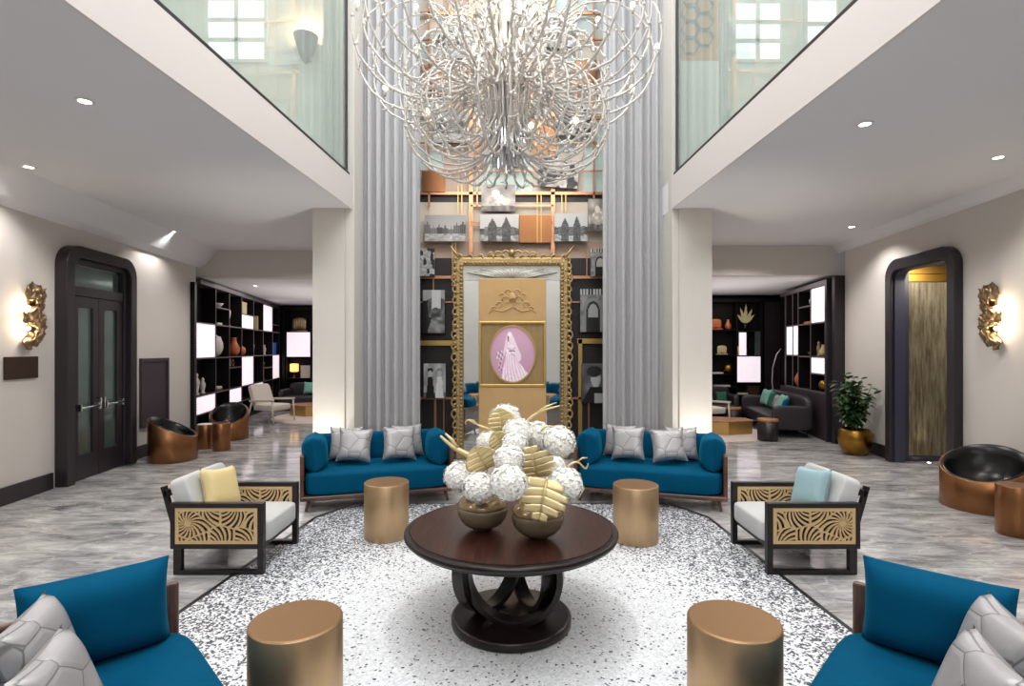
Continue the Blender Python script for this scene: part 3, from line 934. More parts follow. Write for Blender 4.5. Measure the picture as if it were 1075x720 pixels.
def make_armchair(label, loc, rz):
    t = thing('fretwork_armchair', label, 'armchair', loc, rz, 'armchairs with gold fretwork sides')
    for s in (-1, 1):
        y = s * .365
        m = MB()
        m.ring([(-.39, .215), (-.39, .60), (.39, .60), (.39, .215)], [(-.355, .255), (-.355, .56), (.345, .56), (.345, .255)], 'y', y - .028, y + .028)
        fr = m.build('side_frame', M['ebony'], t, bevel=.004)
        for e in (-.019, .019): FP.build('fretwork', M['fret'], fr, loc=(-.005, y + e, .407))
        m = MB(); m.box(-.352, .342, y - .006, y + .006, .257, .558); m.build('lining', M['ebony'], fr)  # added black sheet standing in for shade between the fret sheets
        for x0, x1 in ((-.365, -.30), (.34, .39)):
            m = MB(); m.box(x0, x1, y - .026, y + .026, .03, .217); m.build('leg', M['ebony'], t, bevel=.003)
        m = MB(); m.box(-.365, .39, y - .026, y + .026, 0, .036); m.build('floor_runner', M['ebony'], t, bevel=.003)
    m = MB(); m.box(-.30, .36, -.337, .337, .20, .25); m.build('seat_rail', M['ebony'], t, bevel=.003)
    m = MB(); m.pad(.72, .665, .185, (.045, 0, .335), 10, 18, .06); m.build('seat_cushion', M['greycloth'], t)
    m = MB(); m.pad(.17, .66, .42, (0, 0, 0), 9, 18); m.build('back_cushion', M['greycloth'], t, loc=(-.315, 0, .59), rot=(0, radians(-19), 0))
    m = MB(); 
    for y in (-.30, .30): m.bar((-.36, y, .22), (-.50, y, .72), .04, .04)
    m.bar((-.475, -.32, .66), (-.475, .32, .66), .03, .06); m.bar((-.40, -.32, .36), (-.40, .32, .36), .03, .06)
    m.build('back_frame', M['ebony'], t, bevel=.003)
    return t
A1 = make_armchair('dark framed fretwork armchair holding a pale gold pillow', (-2.475, 5.02, RZ), 0.0)
A2 = dup(A1, (2.53, 5.02, RZ), pi, 'dark framed fretwork armchair holding a pale aqua pillow')
pillow('pale gold silk pillow on the armchair at left', None, 'yellow', A1, -.13, -.08, .438, 72, -20, 6, .86)
pillow('pale aqua velvet pillow on the armchair at right', None, 'aqua', A2, -.13, .10, .438, 104, -20, -6, .86)

# ---------------------------------------------------------------- bronze drum tables
def drum(label, x, y, r, h, z=RZ, mt='bronze', top='bronze_top', grp='bronze drum side tables', name='drum_table'):
    t = thing(name, label, 'side table', (x, y, z), 0, grp)
    m = MB(); m.lathe([(r - .004, 0), (r, .004), (r, h - .005), (r - .003, h)], 56); m.build('body', M[mt], t)
    m = MB(); m.lathe([(.0001, h + .004), (r - .010, h + .004), (r - .002, h), (r - .003, h - .003), (.0001, h - .003)][::-1], 56, smooth=False); m.build('top', M[top], t)
    return t
drum('cylindrical bronze drum table in front of the left curtain sofa', -1.267, 5.58, .222, .55)
drum('cylindrical bronze drum table in front of the right curtain sofa', 1.226, 5.48, .222, .55)
drum('cylindrical bronze drum table at the front left, cut off below', -1.07, 2.74, .222, .55)
drum('cylindrical bronze drum table at the front right, cut off below', 1.10, 2.74, .222, .55)

# ---------------------------------------------------------------- round centre table
TX, TY, TZ = -.005, 3.83, .667
t = thing('round_table', 'round dark mahogany pedestal table holding the two flower bowls', 'table', (TX, TY, RZ))
m = MB(); m.lathe([(.0001, TZ - .075), (.68, TZ - .075), (.70, TZ - .062), (.70, TZ - .050), (.722, TZ - .046), (.732, TZ - .032), (.730, TZ - .014), (.716, TZ - .006), (.70, TZ - .006), (.692, TZ - .001), (.688, TZ - .02)], 96)
m.build('table_edge', M['darkwood'], t)
m = MB(); m.lathe([(.0001, TZ - .018), (.6875, TZ - .018), (.6875, TZ - .0005), (.0001, TZ - .0005)], 96, smooth=False)
m.build('tabletop', M['mahogany'], t)
m = MB(); m.lathe([(.395, 0), (.412, .012), (.415, .055), (.402, .066), (.39, .070), (.0001, .070)], 72); m.build('base_disc', M['darkwood'], t)
for ang, dist in ((-100, .15), (22, .16), (142, .16)):
    m = MB()
    m.T = Matrix.Rotation(radians(ang + 90), 4, 'Z') @ Matrix.Translation((.04, -dist, 0))
    w, th, N = .052, .020, 48
    vs, fs = [], []
    for i in range(N + 1):
        a = radians(149 + 242 * i / N)
        for (e, yy) in ((-th, -w), (th, -w), (th, w), (-th, w)):
            vs.append(((.315 + e) * cos(a), yy, .395 + (.317 + e) * sin(a) * (.92 if sin(a) > 0 else 1)))
    for i in range(N):
        for q in range(4):
            fs.append((i * 4 + q, i * 4 + (q + 1) % 4, i * 4 + 4 + (q + 1) % 4, i * 4 + 4 + q))
    fs += [(3, 2, 1, 0), (N * 4, N * 4 + 1, N * 4 + 2, N * 4 + 3)]
    m.add(vs, fs)
    m.build('hoop_support', M['darkwood'], t, bevel=.005)

# bowls
def bowl(label, x, y, r, hh):
    t = thing('flower_bowl', label, 'vase', (x, y, TZ + .006), 0, 'champagne flower bowls')
    low, up = [], []
    for k in range(11):
        a = -pi / 2 + pi * .62 * k / 11 * 1.0
        low.append((max(.06, r * cos(a)), r * .78 + r * .78 * sin(a)))
    low = [(.06, 0)] + [p for p in low if p[1] > .004]
    b0 = low[-1]
    up = [b0, (r * 1.0, r * .98), (r * .975, r * 1.06), (r * .90, r * 1.20), (r * .74, r * 1.33), (r * .66, r * 1.36), (r * .62, r * 1.32), (r * .60, r * 1.15)]
    m = MB(); m.lathe(low, 40); m.build('lower_bowl', M['ceramic_low'], t)
    m = MB(); m.lathe(up, 40); m.build('shoulder', M['ceramic'], t)
    return t
V1 = (at(506.5, 540, 3.74)); V2 = (at(564.5, 545, 3.60))
bowl('round champagne glazed flower bowl, the one standing further back', V1.x, 3.76, .170, .21)
bowl('round champagne glazed flower bowl nearer the table edge under the gold leaf', V2.x, 3.60, .170, .21)

# ---------------------------------------------------------------- flowers
def hydrangea_mesh(seed):
    rnd = random.Random(seed)
    m = MB(); m.ball((0, 0, 0), .86, 20, 14)
    N = 190
    for i in range(N):
        z = 1 - 2 * (i + .5) / N
        a = i * 2.399963 + rnd.uniform(-.1, .1)
        s = sqrt(1 - z * z)
        n = Vector((s * cos(a), s * sin(a), z))
        u = n.orthogonal().normalized(); v = n.cross(u)
        rot = rnd.uniform(0, pi)
        c = n * rnd.uniform(.88, 1.03)
        for k in range(4):
            b = rot + k * pi / 2
            d = u * cos(b) + v * sin(b)
            e = u * -sin(b) + v * cos(b)
            L = rnd.uniform(.17, .22)
            m.add([c, c + d * L * .55 + e * L * .5 + n * .02, c + d * L * 1.1 + n * rnd.uniform(-.06, .05), c + d * L * .55 - e * L * .5 + n * .02], [(0, 1, 2, 3)], False)
    return m
HM = [hydrangea_mesh(s) for s in (1, 2, 3)]
def zs(zx, zy): return (460 + zx / 4.8, 420 + zy / 4.8)     # zoomed crop to photo pixels
blooms = [(108, 385, 70, 3.66, 1, 'round white hydrangea at the far left, low over the back bowl'),
          (208, 440, 74, 3.56, 1, 'round white hydrangea low at the front of the back bowl'),
          (358, 298, 70, 3.52, 1, 'round white hydrangea in the middle of the bouquet, above another'),
          (355, 415, 84, 3.46, 1, 'large white hydrangea low in the middle between the two bowls'),
          (340, 95, 72, 3.92, 2, 'white hydrangea at the very top wrapped by a gold leaf'),
          (400, 165, 70, 3.78, 2, 'white hydrangea upper middle, just below the topmost bloom'),
          (495, 185, 72, 3.78, 2, 'white hydrangea upper right, left of the outermost bloom'),
          (605, 210, 76, 3.76, 2, 'white hydrangea at the upper right edge with its stem showing'),
          (640, 425, 80, 3.52, 2, 'large white hydrangea at the lower right beside the split gold leaf'),
          (255, 215, 56, 3.86, 1, 'small white hydrangea at the upper left behind the crumpled gold leaf'),
          (385, 220, 58, 3.74, 1, 'white hydrangea tucked in the middle behind the front blooms'),
          (505, 260, 60, 3.80, 2, 'white hydrangea tucked behind the upper split gold leaf'),
          (590, 330, 46, 3.74, 2, 'small white hydrangea half hidden right of the upper split leaf')]
BD = [b[3] for b in blooms]
for it_ in range(900):                      # spread the blooms in depth so that they only touch
    moved = False
    for i in range(len(blooms)):
        for j in range(i):
            bi, bj = blooms[i], blooms[j]
            pi_, pj_ = at(*zs(bi[0], bi[1]), BD[i]), at(*zs(bj[0], bj[1]), BD[j])
            ri, rj = bi[2] / 4.8 * BD[i] / F * 1.22, bj[2] / 4.8 * BD[j] / F * 1.22
            if (pi_ - pj_).length < (ri + rj):
                s_ = .004 if BD[i] >= BD[j] else -.004
                BD[i] += s_; BD[j] -= s_; moved = True
    if not moved: break
for i, (zx, zy, zr, d, vs_, lab) in enumerate(blooms):
    d = BD[i]
    px, py = zs(zx, zy)
    p = at(px, py, d); r = zr / 4.8 * d / F * 1.14
    t = thing('hydrangea_bloom', lab, 'flower', p, i * 1.3, 'white hydrangeas in the bowls')
    h = HM[i % 3].build('petals', M['petal'], t); h.scale = (r, r, r * .94)
    V = V1 if vs_ == 1 else V2
    q = Vector((V.x, 3.76 if vs_ == 1 else 3.6, TZ + .21))
    m = MB(); m.T = Matrix.Rotation(-i * 1.3, 4, 'Z')
    e = (q - p).normalized() * r * 1.45 if i != 11 else q - p; mid = e * .8
    m.tube([e.normalized() * r * .8, mid, e], .005, 6); m.build('stem', M['stem'], t)

def split_leaf(seed, R=1.0, slits=True):
    """monstera style leaf in the xz plane, base at origin, tip at +z; slit into fingers on both sides"""
    m = MB()
    nf = 5
    def hw(s):
        return .60 * (sin(pi * min(1, (s * .93 + .07)) ** .75) ** .75)
    def P(x, s):
        z = s + .16 * abs(x) - .9 * max(0, .22 - s) * abs(x)
        return (x * R, (-.18 * abs(x) ** 1.5 + .30 * (z - .45) ** 2) * R, z * R)
    for sg in (-1, 1):
        for i in range(nf):
            s0, s1 = i / nf, (i + 1) / nf
            sm = (s0 + s1) / 2
            W_ = hw(sm)
            cols = 7
            vs = []
            for c in range(cols + 1):
                f = c / cols
                gap = 0 if (f < .55 or not slits) else .10 * min(1, (f - .55) / .12)
                if f > .9 and slits: gap += .05
                for q in range(5):
                    t_ = q / 4
                    s = s0 + (s1 - s0) * (gap + (1 - 2 * gap) * t_)
                    x, y, z = P(sg * W_ * f if slits else sg * hw(s) * f, s)
                    vs.append((x, y - .006 * R * sin(pi * t_) * min(1, f * 3), z))
            fs = []
            for c in range(cols):
                for q in range(4):
                    k = c * 5 + q
                    fs.append((k, k + 5, k + 6, k + 1) if sg > 0 else (k, k + 1, k + 6, k + 5))
            m.add(vs, fs, True)
    return m
def gold_leaf(label, zx, zy, size, d, rx, ry, rz, seed, slits=True):
    px, py = zs(zx, zy)
    t = thing('gilded_leaf', label, 'leaf', at(px, py, d), 0, 'gilded leaves in the bouquet')
    E = Matrix.Rotation(rz, 4, 'Y')
    o = split_leaf(seed, size, slits).build('blade', M['leafgold'], t, solid=.003)
    o.rotation_euler = (rx, ry, rz)
    base_ = Matrix.Translation(at(px, py, d)) @ Matrix.Rotation(0, 4, 'Z')
    m = MB(); m.tube([(0, .012 * size, size * .85), (0, -.0 * size, size * .36), (0, .05 * size, -.05 * size)], [.002, .004, .004], 6)
    s = m.build('leaf_midrib', M['leafgold'], t); s.rotation_euler = (rx, ry, rz)
    q = Vector((V1.x, 3.76, TZ + .2)) if zx < 340 else Vector((V2.x, 3.6, TZ + .2))
    e = (q - at(px, py, d)) * (1.0 if zx > 540 else .35)
    m = MB(); m.tube([(0, 0, 0), e * .5 + Vector((0, .02, .03)), e], .004, 6); m.build('leaf_stem', M['leafgold'], t)
    return t
gold_leaf('split gilded monstera leaf hanging low over the front bowl', 548, 400, .245, 3.34, radians(10), radians(192), 0, 2)
gold_leaf('split gilded monstera leaf standing in the middle right of the bouquet', 500, 395, .22, 3.48, radians(18), radians(-12), 0, 3)
gold_leaf('crumpled gilded leaf at left above the back bowl', 250, 350, .19, 3.62, radians(22), radians(-28), 0, 4, False)
gold_leaf('narrow gilded leaf curled over the topmost bloom', 330, 150, .16, 3.84, radians(10), radians(-14), 0, 5, False)
gold_leaf('small gilded leaf tucked left of the upper middle bloom', 330, 230, .12, 3.68, radians(15), radians(-40), 0, 6, False)

def twig(label, pts, r0):
    P = [at(*zs(a, b), d) for a, b, d in pts]
    m = MB()
    # smooth the control points
    Q = []
    for i in range(len(P) - 1):
        for k in range(5):
            f = k / 5
            p0, p1, p2, p3 = P[max(i - 1, 0)], P[i], P[i + 1], P[min(i + 2, len(P) - 1)]
            Q.append(.5 * ((2 * p1) + (-p0 + p2) * f + (2 * p0 - 5 * p1 + 4 * p2 - p3) * f * f + (-p0 + 3 * p1 - 3 * p2 + p3) * f ** 3))
    Q.append(P[-1])
    n = len(Q)
    m.tube(Q, [r0 * (1 - .7 * i / n) for i in range(n)], 8)
    k = n // 2
    e = Q[k] + (Q[-1] - Q[k]) * .8 + Vector((.01, 0, .035))
    m.tube([Q[k], (Q[k] + e) / 2 + Vector((0, 0, .012)), e], [r0 * .6, r0 * .5, r0 * .25], 7)
    return tag(m.build('gilded_twig', M['leafgold']), label, 'branch', 'gilded twigs in the bouquet')
twig('thick gilded twig reaching far left over the back bowl', [(260, 330, 3.66), (150, 275, 3.66), (70, 230, 3.66), (10, 180, 3.66)], .024)
twig('thin gilded twig at upper left ending in a hooked tip', [(330, 230, 3.86), (270, 155, 3.86), (200, 125, 3.86), (150, 100, 3.86), (135, 120, 3.86)], .010)
twig('long gilded twig sweeping up to the upper right', [(400, 190, 3.88), (450, 105, 3.88), (520, 55, 3.88), (615, 28, 3.88)], .015)
twig('gilded twig arching over the right edge bloom', [(480, 200, 3.9), (540, 135, 3.9), (600, 140, 3.9), (640, 170, 3.9)], .008)
twig('gilded twig curling out at the right above the low bloom', [(600, 380, 3.66), (650, 335, 3.62), (700, 312, 3.62), (742, 345, 3.62), (756, 318, 3.62)], .011)

# ---------------------------------------------------------------- copper barrel chairs
def barrel(label, x, y, r, lo, hi, ang, z=.001):
    """ang: direction of the low side"""
    t = thing('barrel_chair', label, 'chair', (x, y, z), 0, 'copper barrel chairs with black bowl seats')
    N = 56
    def top(a, f=1.0):
        return (lo + hi) / 2 - (hi - lo) / 2 * cos(a - ang) * f
    def rings(spec):
        vs, fs = [], []
        for rr, zf in spec:
            for k in range(N):
                a = 2 * pi * k / N
                vs.append((rr * cos(a), rr * sin(a), zf(a)))
        for i in range(len(spec) - 1):
            for k in range(N):
                l = (k + 1) % N
                fs.append((i * N + k, i * N + l, (i + 1) * N + l, (i + 1) * N + k))
        return vs, fs
    m = MB()
    vs, fs = rings([(r - .005, lambda a: 0), (r, lambda a: .005), (r, lambda a: top(a) - .006), (r - .006, lambda a: top(a)), (r - .022, lambda a: top(a)), (r - .024, lambda a: top(a) - .03)])
    m.add(vs, fs, True); m.add([vs[k] for k in range(N)], [tuple(range(N - 1, -1, -1))])
    m.build('copper_shell', M['copper'], t)
    zc = lo * .72
    spec = [(r - .023, lambda a: top(a) - .015), (r - .03, lambda a: top(a) + .012), (r - .05, lambda a: top(a) + .008)]
    for k in range(1, 9):
        f = k / 8
        rr = (r - .05) * (1 - f ** 1.6)
        spec.append((max(rr, .0005), lambda a, f=f: top(a, 1 - f) * (1 - f) + zc * f - (.10 * sin(pi * f))))
    m = MB(); vs, fs = rings(spec); m.add(vs, fs, True)
    m.build('bowl_seat', M['blackleather'], t)
    return t
barrel('copper barrel chair with black bowl seat below the plum wall panel', -5.80, 9.45, .37, .40, .73, radians(14))
barrel('copper barrel chair with black bowl seat before the left bookcase', -5.98, 11.68, .375, .36, .73, radians(-75))
barrel('copper barrel chair with black bowl seat at the right edge, by the wall', 5.66, 6.62, .43, .37, .70, radians(-145))
drum('slim copper drum between the two left barrel chairs, taller one', (232.5 - CX) * 10.35 / F, 10.35, .155, .51, .001, 'copper', 'copper', 'slim copper drums beside the barrel chairs')
drum('slim dark copper drum beside the taller one at left', (214.5 - CX) * 10.5 / F, 10.55, .15, .46, .001, 'copper', 'whitemetal', 'slim copper drums beside the barrel chairs')
drum('slim copper drum cut off by the right edge, before the barrel chair', 5.17, 5.66, .17, .50, .001, 'copper', 'copper', 'slim copper drums beside the barrel chairs')

# ---------------------------------------------------------------- potted plant
PX, PY = 6.18, 9.95
t = thing('potted_plant', 'leafy green shrub in a round brass pot beside the bronze glass panel', 'plant', (PX, PY, .001))
m = MB(); m.lathe([(.15, 0), (.19, .02), (.25, .14), (.285, .27), (.28, .37), (.245, .44), (.225, .46), (.215, .45), (.21, .40)], 40); m.build('pot', M['brass'], t)
m = MB(); m.lathe([(.0001, .41), (.21, .41)], 24); m.build('soil', M['soil'], t)
rnd = random.Random(21)
m = MB(); tips = []
for k in range(16):
    a = rnd.uniform(0, 2 * pi); l = rnd.uniform(.14, .60); hgt = rnd.uniform(.70, 1.46)
    if l * cos(a) > .12: l = .12 / cos(a)
    p = [(0.03 * cos(a), .03 * sin(a), .40), (l * .35 * cos(a), l * .35 * sin(a), .40 + (hgt - .4) * .5), (l * cos(a), l * sin(a), hgt)]
    m.tube(p, [.012, .009, .005], 6); tips.append([Vector(q) for q in p])
m.build('stems', M['stem'], t)
m = MB()
for k in range(560):
    s = rnd.choice(tips); f = rnd.uniform(.25, 1.0)
    p = s[0].lerp(s[1], f * 2) if f < .5 else s[1].lerp(s[2], f * 2 - 1)
    a = rnd.uniform(0, 2 * pi); el = rnd.uniform(-.5, .7); L = rnd.uniform(.12, .21); w = L * .27
    d = Vector((cos(a) * cos(el), sin(a) * cos(el), sin(el)))
    sd = d.cross(Vector((0, 0, 1))).normalized(); n = sd.cross(d)
    b = p + d * rnd.uniform(.01, .08)
    if (b + d * L).x > .19 or b.x > .19: continue
    q = [b, b + d * L * .3 + sd * w - n * .006, b + d * L * .65 + sd * w * .85 - n * .014, b + d * L - n * .04, b + d * L * .65 - sd * w * .85 - n * .014, b + d * L * .3 - sd * w - n * .006, b + d * L * .5 + n * .008]
    m.add(q, [(0, 1, 6), (1, 2, 6), (2, 3, 6), (3, 4, 6), (4, 5, 6), (5, 0, 6)], True)
m.build('leaves', M['leaf'], t)
# ---------------------------------------------------------------- great gilt mirror
MY = 9.56
t = thing('gilt_mirror', 'huge carved gilt framed mirror standing against the photo wall', 'mirror', (0, MY, .001))
x0, x1, zt = -1.03, 1.03, 3.47
i0, i1, it = -.84, .83, 3.33
m = MB(); m.ring([(x0 + .06, 0), (x0 + .06, zt), (x1 - .06, zt), (x1 - .06, 0)], [(i0, .12), (i0, it), (i1, it), (i1, .12)], 'y', -.06, .10)
m.build('frame', M['goldframe'], t, bevel=.02)
m = MB()
N = 50
for k in range(N):
    z = .12 + (it - .05) * k / N
    for x in (i0 - .035, i1 + .035): m.ball((x, -.065, z), .027, 8, 5)
for k in range(26):
    m.ball((i0 + (i1 - i0) * (k + .5) / 26, -.065, it + .045), .027, 8, 5)
m.build('bead_molding', M['goldframe'], t)
m = MB()
rnd = random.Random(4)
def scroll(cx, cz, r, a0, a1, flip=1):
    pts = []
    for k in range(15):
        f = k / 14
        a = radians(a0 + (a1 - a0) * f)
        rr = r * (1 - .55 * f)
        pts.append((cx + flip * rr * cos(a), -.045, cz + rr * sin(a)))
    m.tube(pts, [.020 - .010 * k / 14 for k in range(15)], 6)
for sx, xe in ((-1, x0 + .07), (1, x1 - .07)):
    m = MB()
    for k in range(17):
        z = .2 + k * .195
        w = .095 if k in (8, 9, 10, 3, 4, 15) else .07
        scroll(xe, z, w, -80, 250, sx)
        scroll(xe - sx * .01, z + .095, w * .8, 80, -250, sx)
        scroll(xe - sx * .05, z + .05, .05, 200, -120, sx)
        m.ball((xe - sx * .03, -.05, z + .12), .026, 7, 5)
        m.ball((xe + sx * .035, -.045, z + .05), .022, 7, 5)
    m.build('carved_edge', M['goldframe'], t)
m = MB()
for k in range(11):
    xx = x0 + .12 + (x1 - x0 - .24) * k / 10
    scroll(xx, zt + .01, .05, -30, 290, 1 if k < 5.5 else -1)
for s in (-1, 1):
    for k in range(3): scroll(s * (.10 + .13 * k), zt + .05, .085 - .018 * k, -40, 300, s)
    m.tube([(s * .90, -.04, zt - .02), (s * .99, -.04, zt + .10), (s * 1.06, -.04, zt + .20)], [.03, .02, .01], 7)
m.ball((0, -.05, zt + .08), .06, 12, 8)
m.tube([(x0 + .1, -.03, zt + .005), (x1 - .1, -.03, zt + .005)], .018, 8)
m.build('carved_crest', M['goldframe'], t)
m = MB(); m.box(i0 - .02, i1 + .02, .0, .03, .1, it + .02); m.build('mirror_glass', M['mirror'], t)
m = MB(); m.box(i0, i1, -.03, -.001, 3.08, it)
m.mat = 0
for k in range(15):
    a = (k - 7) / 7
    m.tube([(a * .12, -.04, 3.10), (a * .42, -.045, 3.16 + .06 * (1 - a * a)), (a * .78, -.04, 3.22 + .05 * (1 - a * a))], [.012, .022, .008], 6)
    m.tube([(a * .12, -.04, 3.12), (a * .3, -.045, 3.22), (a * .55, -.04, 3.28)], [.010, .016, .006], 6)
m.build('carved_band', M['marbleband'], t)

# ---------------------------------------------------------------- gold portrait panel in front of the mirror
t = thing('portrait_panel', 'tall gold panel with an oval pink portrait of a lady, before the gilt mirror', 'artwork', (.008, MY - .17, .001))
gx = .572
m = MB(); m.box(-gx, gx, -.03, .03, 0, 1.25); m.build('lower_panel', M['goldpanel'], t, bevel=.008)
m = MB(); m.box(-gx, gx, -.03, .03, 2.37, 3.09)
m.build('upper_panel', M['goldpanel'], t, bevel=.008)
m = MB()
for s in (-1, 1):                                   # relief of leafy scrolls on the upper panel
    for (cx_, cz_, r) in ((.10, 2.72, .075), (.22, 2.64, .06), (.07, 2.85, .06), (.17, 2.80, .045), (.31, 2.58, .04)):
        pts = [(s * (cx_ + r * (1 - .5 * k / 12) * cos(k * .45)), -.034, cz_ + r * (1 - .5 * k / 12) * sin(k * .45)) for k in range(13)]
        m.tube(pts, [.013 - .007 * k / 12 for k in range(13)], 6)
    m.tube([(s * .02, -.034, 2.60), (s * .16, -.034, 2.53), (s * .33, -.034, 2.56), (s * .40, -.034, 2.50)], [.014, .012, .009, .005], 6)
m.lathe([(.0001, 0), (.06, 0.0)], 12, (0, -.03, 2.74))
m.ball((0, -.03, 2.76), .075, 12, 8, 1, .3, 1.2)
m.build('relief', M['goldpanel'], t)
m = MB(); m.ring([(-gx, 1.25), (-gx, 2.37), (gx, 2.37), (gx, 1.25)], [(-.525, 1.30), (-.525, 2.32), (.525, 2.32), (.525, 1.30)], 'y', -.045, .03)
m.build('border', M['gold'], t, bevel=.012)
m = MB(); m.box(-.53, .53, -.005, .03, 1.295, 2.325); m.build('backing', mat('aged gilt backing', rgb(164, 138, 94), .45, .45, noise=.22, nscale=5, stretch=(3, 1, .5)), t)
m = MB(); el = [(.395 * cos(2 * pi * k / 64), 1.81 + .495 * sin(2 * pi * k / 64)) for k in range(64)]
el2 = [(.372 * cos(2 * pi * k / 64), 1.81 + .470 * sin(2 * pi * k / 64)) for k in range(64)]
m.ring(el[::-1], el2[::-1], 'y', -.035, -.004); m.build('oval_rim', M['gold'], t)

def colour_faces(o, cols):
    me = o.data
    at_ = me.color_attributes.new('Col', 'FLOAT_COLOR', 'CORNER')
    for p in me.polygons:
        c = cols[p.index] if p.index < len(cols) else (.3, .28, .27, 1)
        for l in p.loop_indices: at_.data[l].color = c

def seg(px, pz, ax, az, bx, bz):
    vx, vz = bx - ax, bz - az
    k = max(0, min(1, ((px - ax) * vx + (pz - az) * vz) / (vx * vx + vz * vz)))
    return math.hypot(px - ax - k * vx, pz - az - k * vz), k
def lady(x, z):
    bg = (196 + 10 * z, 152 + 10 * z, 176 + 8 * z)
    c = bg
    W_ = (250, 238, 244); SH = (214, 172, 196); DK = (140, 98, 122)
    n = .5 + .5 * sin(37 * x + 9 * z) * sin(23 * z - 11 * x)
    # veil and gown, widening into a train at the right
    hw = .17 + max(0, .12 - z) * .42
    mid = -.08 + max(0, -z - .1) * .16
    if -1 < z < .45 and mid - hw * .92 < x < mid + hw * (1.0 + .75 * max(0, -z - .25)): 
        f = abs(sin(14 * (x - mid) / (hw + .1) + 2 * z))
        c = tuple(a * f + b * (1 - f) for a, b in zip(W_, SH))
    d, k = seg(x, z, -.12, .70, .20, -.1)
    if d < .10 + .10 * k: c = tuple(a * .7 + b * .3 for a, b in zip(W_, bg))
    d, k = seg(x, z, -.20, .66, -.38, 0)
    if d < .06: c = tuple(a * .6 + b * .4 for a, b in zip(W_, bg))
    if math.hypot(x + .08, (z - .16) * 1.2) < .22: c = tuple(a * (.6 + .4 * n) + b * (.4 - .4 * n) for a, b in zip(W_, SH))
    if seg(x, z, -.22, .22, -.02, .12)[0] < .035 or seg(x, z, .10, .22, -.02, .12)[0] < .03: c = SH
    if math.hypot(x + .12, (z - .60) * .85) < .085: c = (242, 214, 222)
    if math.hypot(x + .14, (z - .69)) < .085: c = (250, 236, 242)
    if seg(x, z, -.20, .62, -.19, .50)[0] < .03: c = DK
    if seg(x, z, -.16, .10, .10, .10)[0] < .02 or seg(x, z, -.06, .02, .10, -.06)[0] < .016: c = DK
    for q in range(5):
        if -.9 < z < .0 and abs(x - (mid + hw * (-.6 + .33 * q) + .04 * sin(7 * z + q))) < .012: c = (220, 182, 204)
    # little table at the left
    if -.72 < x < -.42 and -.20 < z < .12: c = tuple(a * n + b * (1 - n) for a, b in zip(W_, DK))
    if -.64 < x < -.46 and -.60 < z <= -.20: c = SH if n > .4 else DK
    return (lin(min(255, c[0])), lin(min(255, c[1])), lin(min(255, c[2])), 1)
m = MB(); cols = []
R_, S_ = 44, 120
vs = [(0, -.02, 1.81)]; fs = []
for j in range(1, R_ + 1):
    for k in range(S_):
        a = 2 * pi * k / S_; f = j / R_
        vs.append((.374 * f * cos(a), -.022 + .012 * f * f, 1.81 + .472 * f * sin(a)))
def cc(ids):
    x = sum(vs[i][0] for i in ids) / len(ids) / .374; z = (sum(vs[i][2] for i in ids) / len(ids) - 1.81) / .472
    return lady(x, z)
for k in range(S_):
    f = (0, 1 + k, 1 + (k + 1) % S_); fs.append(f); cols.append(cc(f))
    for j in range(R_ - 1):
        f = (1 + j * S_ + k, 1 + (j + 1) * S_ + k, 1 + (j + 1) * S_ + (k + 1) % S_, 1 + j * S_ + (k + 1) % S_)
        fs.append(f); cols.append(cc(f))
m.add(vs, fs, True)
o = m.build('oval_portrait', M['medallion'], t); colour_faces(o, cols); o['label'] = 'lit pink oval portrait of a lady in a white gown'

# ---------------------------------------------------------------- copper lattice on the end wall
YL = 9.93
def wx(px): return (px - CX) * YL / F
def wz(py): return H - (py - HY) * YL / F
t = thing('copper_lattice', 'copper bar lattice covering the end wall behind the photographs', 'wall lattice', (0, YL, 0))
def hbar(px0, px1, py, w, mt='copper_bar', nm='crossbar', dy=0):
    m = MB(); m.bar((wx(px0), dy, wz(py)), (wx(px1), dy, wz(py)), .03, w); m.build(nm, M[mt], t)
def vbar(px, py0, py1, w, mt='copper_bar', nm='upright', dy=0):
    m = MB(); m.bar((wx(px), dy, wz(py0)), (wx(px), dy, wz(py1)), w, .03); m.build(nm, M[mt], t)
for py, w in ((179.4, .022), (203, .05), (150, .022), (124, .05), (98, .022), (70, .05), (42, .025), (14, .05), (-20, .03), (-60, .05)):
    hbar(425, 650, py, w)
hbar(494, 581, 216, .03); hbar(545, 580, 234, .03); hbar(545, 580, 248, .03); hbar(494, 506, 233, .015); hbar(494, 506, 237, .015)
for px, y0, y1, w in ((450.5, -80, 217, .03), (494.5, -80, 266, .07), (501, 100, 217, .022), (580.4, -80, 266, .07), (623.4, -80, 208, .03), (537, -80, 150, .04),
                      (472, -80, 120, .022), (558, -80, 140, .022), (605, -80, 120, .022), (515, -80, 100, .022)):
    vbar(px, y0, y1, w)
for px, y0, y1 in ((564, 203, 256), (568, 203, 256), (589.6, 203, 226), (593.7, 203, 226), (481, 195, 226), (485, 195, 226), (475, 250, 300), (478.5, 250, 300)):
    vbar(px, y0, y1, .012, 'gold', 'thin_rod', -.02)
hbar(430, 486, 291, .05); hbar(430, 486, 317, .025); hbar(430, 490, 360, .09, 'gold'); hbar(430, 482, 418, .04)
hbar(590, 640, 291, .05); hbar(590, 640, 317, .025); hbar(606, 640, 358, .09, 'gold'); hbar(590, 640, 418, .04)
vbar(609, 356, 470, .07, 'gold'); vbar(457, 418, 484, .04); vbar(466, 418, 484, .02); vbar(618, 420, 484, .03); vbar(455, 262, 305, .015); vbar(616, 262, 290, .015)
for a, b, c, d in ((443, 467, 180, 202), (545, 579, 226, 255), (559, 585, 128, 165), (494, 506, 150, 176), (600, 626, 64, 90), (450, 470, 60, 96)):
    m = MB(); m.box(wx(a), wx(b), -.03, .02, wz(d), wz(c)); m.build('copper_panel', M['copper'], t, bevel=.004)

